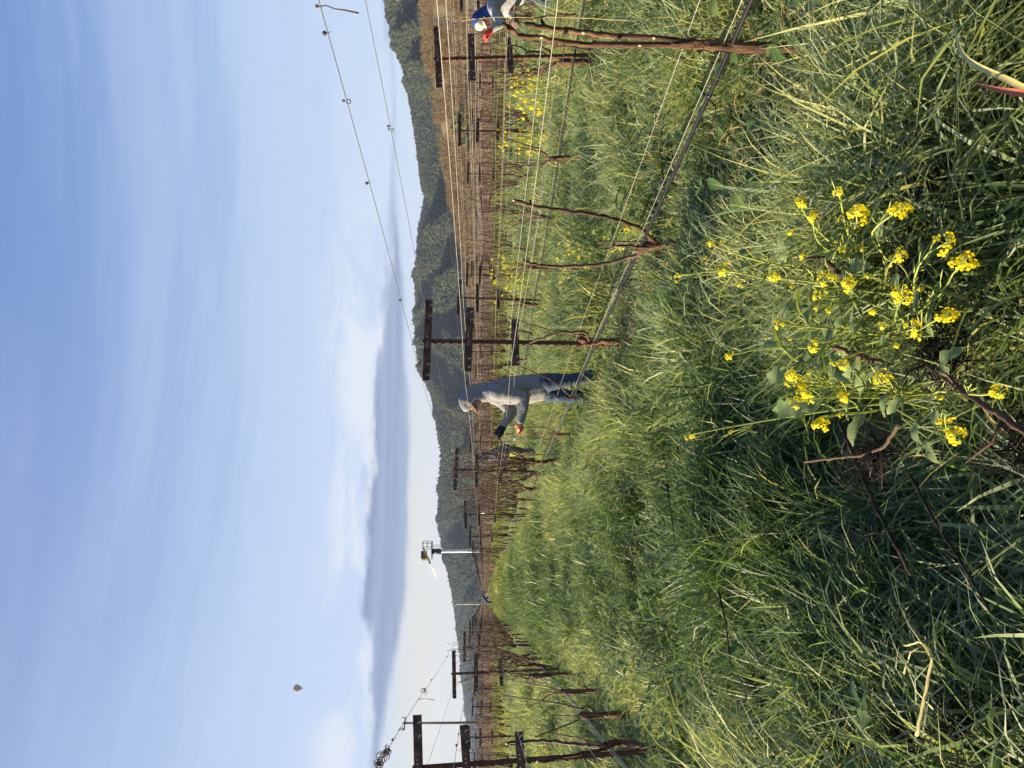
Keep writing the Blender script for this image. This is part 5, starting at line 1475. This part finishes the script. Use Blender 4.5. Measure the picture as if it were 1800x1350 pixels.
def mustard(root, heads, leaves, label, seed, group, r=.0042, pods=True, big=False, lean=.5, leafsize=1.0):
    rg = np.random.default_rng(seed); root = np.array(root, float)
    e = empty('mustard_plant', tuple(root)); tag(e, label, 'mustard', group)
    for hi, hd in enumerate(heads):
        h = np.array(hd, float) - root
        start = np.array([rg.normal(0, .012), rg.normal(0, .012), -.03])
        mid = h * np.array([.42, .42, .55]) + np.array([0, 0, .06]) + rg.normal(0, .025, 3)
        t = np.linspace(0, 1, 14)[:, None]
        c = (1 - t) ** 2 * start + 2 * t * (1 - t) * mid + t * t * h + np.sin(t * 9 + hi) * .006 * rg.normal(0, 1, 3)
        c[-1] = h
        b = MB(); b.tube(c, np.linspace(r * 1.25, .0017, 14), 6, tone=rg.uniform(.4, 1.0))
        st = b.build('stem', M['mustard_stem'], e, True, True)
        if pods:
            pb = MB()
            for k in range(int(rg.integers(9, 22))):
                q = rg.uniform(.55, .95); i0 = int(q * 13); p0 = c[i0]; a = rg.uniform(0, 6.28)
                d = c[i0] - c[i0 - 1]; d /= np.linalg.norm(d)
                o_ = np.array([math.cos(a), math.sin(a), .2]); L = rg.uniform(.03, .07)
                p1 = p0 + (o_ * .8 + d * .4) * L * .45; p2 = p1 + (o_ * .35 + d * .9) * L * .7
                pb.tube([p0, p1, (p1 + p2) / 2, p2], [.0008, .0014, .0019, .0004], 4, caps=False, tone=rg.uniform(.4, .95))
            tag(pb.build('seed_pods', M['mustard_stem'], st, True, True), kind='stuff')
        f = link(bpy.data.objects.new('flower_head', (FHB if big else FH)[int(rg.integers(0, 3 if big else 6))]), e)
        f.location = c[-1]; orient(f, (c[-1] - c[-3]) + np.array([0, 0, .03]), rg.uniform(0, 6.28)); f.scale = (rg.uniform(.50, .95) * (1.3 if big else 1.0),) * 3
        for k in ((9,) if not big else ()):      # side shoots with a few flowers or buds
            a = rg.uniform(0, 6.28); d = c[k] - c[k - 1]; d /= np.linalg.norm(d); L = rg.uniform(.06, .14)
            e1 = c[k] + (np.array([math.cos(a), math.sin(a), .3]) * .6 + d * .7) * L * .5; e2 = e1 + (np.array([math.cos(a), math.sin(a), .3]) * .2 + d * .9 + [0, 0, .3]) * L * .5
            sb = MB(); sb.tube([c[k], e1, e2], [.0014, .0012, .0010], 5, tone=rg.uniform(.5, 1)); ss = sb.build('side_shoot', M['mustard_stem'], st, True, True)
            f2 = link(bpy.data.objects.new('flower_head', FH[int(rg.integers(0, 6))]), e); f2.location = e2; orient(f2, e2 - e1, a); f2.scale = (rg.uniform(.25, .5),) * 3
        if rg.uniform() < .5:      # a small leaf halfway
            lf = link(bpy.data.objects.new('leaf', LM[int(rg.integers(0, 5))]), e); k = int(rg.integers(4, 9)); lf.location = c[k]
            lf.rotation_euler = (rg.normal(0, .3), rg.uniform(-.7, .1), rg.uniform(0, 6.28)); lf.scale = (rg.uniform(.25, .5),) * 3
    for i in range(leaves):
        lf = link(bpy.data.objects.new('leaf', LM[i % 5]), e)
        a = rg.uniform(0, 6.28); z = rg.uniform(.20, .46)
        lf.location = (math.cos(a) * rg.uniform(.02, .12), math.sin(a) * rg.uniform(.02, .12), z)
        lf.rotation_euler = (rg.normal(0, .35), rg.uniform(-.9, .0), a + rg.normal(0, .3)); lf.scale = (rg.uniform(.45, .95) * leafsize,) * 3
    return e
def hz(px, py):
    return float(np.interp(px, [1180, 1300, 1400, 1500, 1600, 1700, 1760], [.74, .66, .62, .56, .52, .47, .42]))
def H(lst): return [on_z(px, py, hz(px, py)) for px, py in lst]
MG = 'yellow mustard in the near grass'
M1 = mustard(on_z(1570, 505, .0), H([(1405, 355), (1427, 378), (1472, 335), (1505, 372), (1585, 365), (1248, 427), (1270, 477), (1185, 487), (1360, 483), (1450, 487), (1492, 500), (1435, 520), (1585, 450)]), 10,
        'sprawling mustard plant with many yellow flower heads in the near grass', 801, MG)
M2 = mustard(on_z(1640, 600, .0), H([(1365, 570), (1580, 515), (1592, 522), (1665, 425), (1693, 462), (1665, 557), (1606, 575), (1280, 625), (1430, 612), (1480, 640)]), 13,
        'leafy mustard plant in the near grass with two drooping flower heads', 802, MG)
M3 = mustard(on_z(1660, 690, .0), H([(1390, 660), (1400, 672), (1398, 705), (1410, 690), (1480, 697), (1545, 665), (1437, 745), (1210, 765), (1680, 765), (1755, 692)]), 12,
        'mustard plant nearest the camera beside the long fallen branch', 803, MG)
def extra_leaves(e, pix, seed):
    rg = np.random.default_rng(seed)
    for px, py, ang in pix:
        q = on_z(px, py, hz(px, py) * .74) - np.array(e.location)
        lf = link(bpy.data.objects.new('leaf', LM[int(rg.integers(0, 5))]), e)
        lf.location = q; lf.rotation_euler = (rg.normal(0, .25), rg.uniform(-.55, .05), ang); lf.scale = (rg.uniform(.30, .52),) * 3
        root = -q * np.array([.75, .75, .45]); b = MB(); b.tube([q, q + root * .5 + [0, 0, .03], q + root], [.0015, .002, .003], 5, tone=.6); b.build('leaf_stalk', M['mustard_stem'], e, True, True)
extra_leaves(M1, [(1470, 440, 2.4), (1500, 520, .6), (1530, 470, 1.2), (1545, 430, 5.5), (1560, 545, 3.6), (1590, 520, .2)], 1)
extra_leaves(M2, [(1560, 590, 2.0), (1585, 560, .9), (1610, 545, 5.9), (1640, 590, .1), (1650, 640, 5.2), (1560, 635, 2.9), (1600, 575, 1.5)], 2)
extra_leaves(M3, [(1520, 655, 2.6), (1560, 690, 3.0), (1590, 700, 2.3), (1610, 740, 3.6), (1640, 720, 4.2), (1670, 665, .4), (1500, 690, 2.9), (1630, 770, 3.9)], 3)
q0 = on_z(1185, 388, 0)
mustard(q0, [on_row(px, py, 2.6) for px, py in ((1085, 412), (1100, 402), (1075, 442), (1062, 415), (1090, 436))], 10, 'mustard plant with large pale leaves behind the forked vine', 804, 'yellow mustard between the rows', leafsize=1.5, r=.006)
mustard(on_z(1120, 968, 0), [on_row(1099, 963, .45)], 4, 'single tiny mustard flower in the middle of the grass alley', 805, 'yellow mustard between the rows')
def simple_mustard(seed, n=12):
    rg = np.random.default_rng(seed)
    hd = [(rg.normal(0, .16), rg.normal(0, .16), rg.uniform(.55, 1.0)) for i in range(n)]
    return mustard((0, 0, 0), hd, 5, 'x', seed, 'x', r=.006, pods=False, big=True)
SM = [simple_mustard(820 + i, 13 + 3 * i) for i in range(3)]
usedm = set()
spots = [(1005, 405, 3.9, "just beyond the forked vine's arching cane"), (1015, 432, 4.1, 'behind the forked vine'), (1042, 446, 3.6, "low beside the forked vine's second cane"), (985, 452, 4.2, "above the forked vine's second cane"),
         (1000, 478, 4.0, 'between the forked vine and the curled vine'), (890, 482, 8.4, 'in the thick yellow drift right of the pruner'), (876, 500, 8.1, 'at the pruner side of the yellow drift'), (882, 462, 8.9, 'at the far side of the yellow drift'),
         (902, 520, 8.0, "nearest the pruner's post in the yellow drift"), (870, 474, 9.4, 'at the back of the yellow drift'), (915, 490, 7.6, 'at the front of the yellow drift'), (896, 505, 8.7, 'in the middle of the yellow drift'),
         (908, 143, 8.0, 'right below the red-gloved worker'), (903, 160, 8.3, "beside the red-gloved worker's post"), (917, 185, 7.9, 'under the lower wires, further from the red-gloved worker'), (936, 238, 7.4, 'beside the slim vine under the drip hose'), (925, 262, 8.2, 'behind the slim vine under the drip hose'),
         (884, 245, 9.2, 'half lost under the brown vines'), (930, 1290, -3.0, 'behind the knotted vine of the left row'), (955, 1245, -3.2, 'behind the second vine of the left row'), (945, 1335, -2.7, 'at the picture edge behind the left post'), (985, 1232, -2.9, 'behind the ringed vine of the left row'), (925, 1262, -3.4, 'far behind the second vine of the left row')]
for i, (px, py, p, where) in enumerate(spots):
    q = on_row(px, py, p); src = SM[i % 3]
    e = copy_tree(src) if src.name in usedm else src
    usedm.add(src.name)
    e.location = (q[0], q[1], 0); e.rotation_euler = (0, 0, i * 1.3); s = max(.45, min(1.4, q[2] / .88)); e.scale = (s, s, s)
    tag(e, 'yellow mustard plant ' + where, 'mustard', 'yellow mustard between the rows')

def branch(name, pix, zs, r0, r1, mat, label, cat, group=None, knots=0, seed=0):
    rg = np.random.default_rng(seed)
    P0 = np.array([on_z(px, py, z) for (px, py), z in zip(pix, zs)]); org = P0[0].copy(); P0 = P0 - org
    n = 8 + 5 * len(pix); tt = np.linspace(0, 1, n); xs = np.linspace(0, 1, len(P0))
    c = np.stack([np.interp(tt, xs, P0[:, i]) for i in range(3)], 1); c[1:-1] = (c[:-2] + 2 * c[1:-1] + c[2:]) / 4
    c += rg.normal(0, r0 * .22, c.shape)
    rr = np.linspace(r0, r1, n); rr[2::4] *= 1.2
    e = empty(name, tuple(org)); b = MB(); b.tube(c, rr, 8, rough=.1, rng=rg); m = b.build('stem', M[mat], e)
    for i in range(knots):
        k = int(rg.integers(2, n - 2)); d = rg.normal(0, 1, 3); d[2] = abs(d[2]); d /= np.linalg.norm(d); L = rg.uniform(.04, .14)
        b = MB(); b.tube([c[k], c[k] + d * L * .5 + rg.normal(0, .006, 3), c[k] + d * L], [r1 * .7, r1 * .5, r1 * .25], 5); b.build('twig', M[mat], e)
    if r0 > .006:
        d = c[0] - c[1]; d /= np.linalg.norm(d); b = MB(); b.tube([c[0], c[0] + d * .002], r0 * .9, 9); b.build('cut_end', M['cut'], m)
    tag(e, label, cat, group); return e
BG = 'old prunings lying in the grass'
branch('fallen_branch', [(1432, 443), (1455, 462), (1484, 492)], (.42, .40, .36), .0085, .0085, 'cane', 'thick short cut stub poking up among the mustard flowers', 'branch', BG, 1, 1)
branch('fallen_branch', [(1465, 608), (1500, 622), (1560, 640)], (.40, .36, .30), .0075, .0060, 'cane', 'cut cane with a pale round end under the mustard leaves', 'branch', BG, 1, 2)
branch('fallen_branch', [(1610, 630), (1665, 668), (1720, 705), (1770, 738), (1830, 780)], (.30, .36, .38, .38, .36), .0055, .0065, 'cane', 'long dark branch running to the edge beside the nearest mustard', 'branch', BG, 4, 3)
branch('fallen_branch', [(1415, 812), (1470, 805), (1520, 800), (1555, 785), (1580, 745)], (.36, .38, .38, .38, .40), .0035, .0045, 'tendril', 'crooked thin twig bent upward left of the mustard', 'branch', BG, 5, 4)
branch('fallen_branch', [(1475, 740), (1500, 800), (1535, 880), (1575, 960), (1600, 1010)], (.36, .34, .36, .34, .30), .0055, .0040, 'charred', 'long black dead cane crossing the shaded grass', 'branch', BG, 5, 5)
branch('fallen_branch', [(1600, 835), (1640, 910), (1690, 990), (1740, 1075)], (.36, .36, .36, .34), .0035, .0028, 'charred', 'thin straight dead cane closest to the camera in the shade', 'branch', BG, 3, 6)
branch('fallen_branch', [(1172, 850), (1182, 920), (1192, 1000)], (.34, .34, .30), .0055, .0040, 'charred', 'short dark cane lying in the middle of the alley grass', 'branch', BG, 3, 7)
branch('fallen_branch', [(1262, 1035), (1275, 1090), (1285, 1170)], (.34, .32, .30), .0045, .0035, 'charred', 'dark dead cane lying towards the left vine row', 'branch', BG, 3, 8)
branch('fallen_branch', [(1165, 90), (1172, 170), (1160, 260), (1168, 330)], (.22, .20, .20, .18), .0045, .0030, 'charred', 'dark twiggy cane lying under the nearest drip hose', 'branch', BG, 9, 9)
branch('fallen_branch', [(1225, 150), (1260, 190), (1240, 250)], (.22, .20, .18), .0040, .0030, 'charred', 'black twig under the hose beside the thick trunk', 'branch', BG, 7, 10)
branch('dried_stalk', [(1612, 1293), (1626, 1220), (1638, 1160), (1634, 1140), (1618, 1128), (1590, 1135)], (.40, .40, .40, .40, .38, .33), .0042, .0020, 'straw', 'pale bent straw stalk with thin rootlets in the shaded grass', 'stalk', None, 7, 11)
def tall_stalk():
    D = 6.2; pts = np.array([on_y(px, py, D) for px, py in ((1110, 36), (1085, 35), (1060, 34), (1040, 32), (1000, 31), (930, 31), (870, 30), (838, 33), (812, 37))])
    org = pts[0].copy(); pts = np.vstack([[0, 0, -.25], pts - org]); e = empty('tall_grass_stalk', tuple(org))
    b = MB(); b.tube(pts, np.linspace(.0032, .0016, len(pts)), 6); b.build('culm', M['straw'], e)
    b = MB()
    for i in range(14):
        p0 = pts[-1] + (pts[-3] - pts[-1]) * i / 14; d = np.array([random.gauss(0, .4), random.gauss(0, .4), .8]); d /= np.linalg.norm(d)
        b.tube([p0, p0 + d * .010, p0 + d * .022], [.0008, .0020, .0003], 4)
    b.build('seed_head', M['straw'], e)
    tag(e, 'tall yellow grass stalk standing in front of the blue-hooded worker', 'stalk')
tall_stalk()
def long_leaf(pix, zs, w, mat, label):
    P0 = np.array([on_z(px, py, z) for (px, py), z in zip(pix, zs)]); org = P0[0].copy(); P0 -= org
    n = 14; tt = np.linspace(0, 1, n); xs = np.linspace(0, 1, len(P0)); c = np.stack([np.interp(tt, xs, P0[:, i]) for i in range(3)], 1); c[1:-1] = (c[:-2] + 2 * c[1:-1] + c[2:]) / 4
    V = []
    for i in range(n):
        d = c[min(i + 1, n - 1)] - c[max(i - 1, 0)]; s = np.cross(d, [0, -.5, 1]); s /= np.linalg.norm(s); ww = w * (1 - (i / (n - 1)) ** 2) * .5 + .0006
        V += [c[i] - s * ww, c[i] + np.array([0, 0, -ww * .5]), c[i] + s * ww]
    F = []
    for i in range(n - 1):
        a = 3 * i; F += [(a, a + 1, a + 4, a + 3), (a + 1, a + 2, a + 5, a + 4)]
    b = MB(); b.add(V, F); o = b.build('long_leaf', M[mat], loc=tuple(org)); tag(o, label, 'leaf')
long_leaf([(1830, 170), (1790, 163), (1750, 157), (1712, 146)], (.46, .48, .50, .50), .012, 'redleaf', 'red-brown dying grass leaf at the lower corner of the near grass')
long_leaf([(1810, 160), (1760, 135), (1720, 118), (1690, 98), (1680, 60), (1670, 18)], (.46, .49, .51, .52, .52, .50), .010, 'straw', 'curved pale brown leaf bent over beside the red-brown leaf')
def withered(px, py, size, label, seed):
    rg = np.random.default_rng(seed); q = on_z(px, py, .30); e = empty('withered_weed', (q[0], q[1], .0)); b = MB()
    for i in range(26):
        d = rg.normal(0, 1, 3); d /= np.linalg.norm(d); c = d * size * 1.2 * rg.uniform(.1, 1.0) * np.array([1, 1, .6]) + [0, 0, .24]
        g = c + rg.normal(0, .008, 3); b.ball(g, rg.uniform(.002, .006, 3), 5, 4)
        for k in range(3): b.tube([c, c + rg.normal(0, .025, 3), c + rg.normal(0, .05, 3)], [.002, .0015, .0006], 4, caps=False)
    tag(b.build('dry_seed_cluster', M['charred'], e), kind='stuff')
    b = MB(); b.tube([(0, 0, -.05), (.01, .01, .15), (0, 0, .30)], [.004, .0035, .003], 6); b.build('stem', M['charred'], e)
    tag(e, label, 'weed', 'blackened weeds in the grass')
for i, (px, py, sz, lab) in enumerate([(1605, 320, .075, 'blackened weed clump below the rightmost mustard flowers'), (1605, 600, .10, 'large blackened weed clump in the heart of the leafy mustard'), (1620, 640, .08, 'blackened weed clump at the start of the long dark branch'),
        (1500, 800, .06, 'blackened weed clump where the crooked twig crosses'), (1445, 1285, .07, 'blackened weed clump nearest the left vine row, right of the post'), (1545, 1300, .06, 'blackened weed clump beside the pale straw stalk'),
        (1640, 1280, .06, 'blackened weed clump between straw stalk and picture edge'), (1745, 795, .05, 'blackened weed clump beyond the nearest mustard flower'), (1365, 500, .05, 'blackened weed clump among the upper mustard flowers'), (1310, 1205, .06, 'blackened weed clump in the shaded alley grass near the left row'), (1570, 480, .04, 'small blackened weed clump beside the cut stub')]):
    withered(px, py, sz, lab, 840 + i)
# spare loop of black tubing hanging by the forked vine
def loop():
    c = on_row(1105, 502, ROWS[0] + .05); a = np.linspace(0, 6.6, 30)
    pts = c + np.outer(np.cos(a) * .085, DR) + np.outer(np.sin(a) * .12, [0, 0, 1.0]) + np.outer(a * .004, PR)
    b = MB(); b.tube(pts, .0042, 7); o = b.build('tubing_loop', M['hose']); tag(o, 'loop of thin black tubing hanging under the nearest drip hose', 'tubing')
loop()

# ================================================================== AIR
def build_haze():
    b = MB(); b.box((0, 0, 198), (13200, 13200, 404))
    m = bpy.data.materials.new('haze_air'); m.use_nodes = True
    nt = m.node_tree; nt.nodes.clear()
    out = nt.nodes.new('ShaderNodeOutputMaterial'); pv = nt.nodes.new('ShaderNodeVolumePrincipled')
    pv.inputs['Color'].default_value = (0.52, 0.68, 1.0, 1)
    pv.inputs['Density'].default_value = 0.00010
    pv.inputs['Anisotropy'].default_value = 0.0
    nt.links.new(pv.outputs[0], out.inputs['Volume'])
    o = b.build('haze', m, smooth=False)
    tag(o, 'thin blue morning haze over the valley', 'haze', kind='stuff')
build_haze()
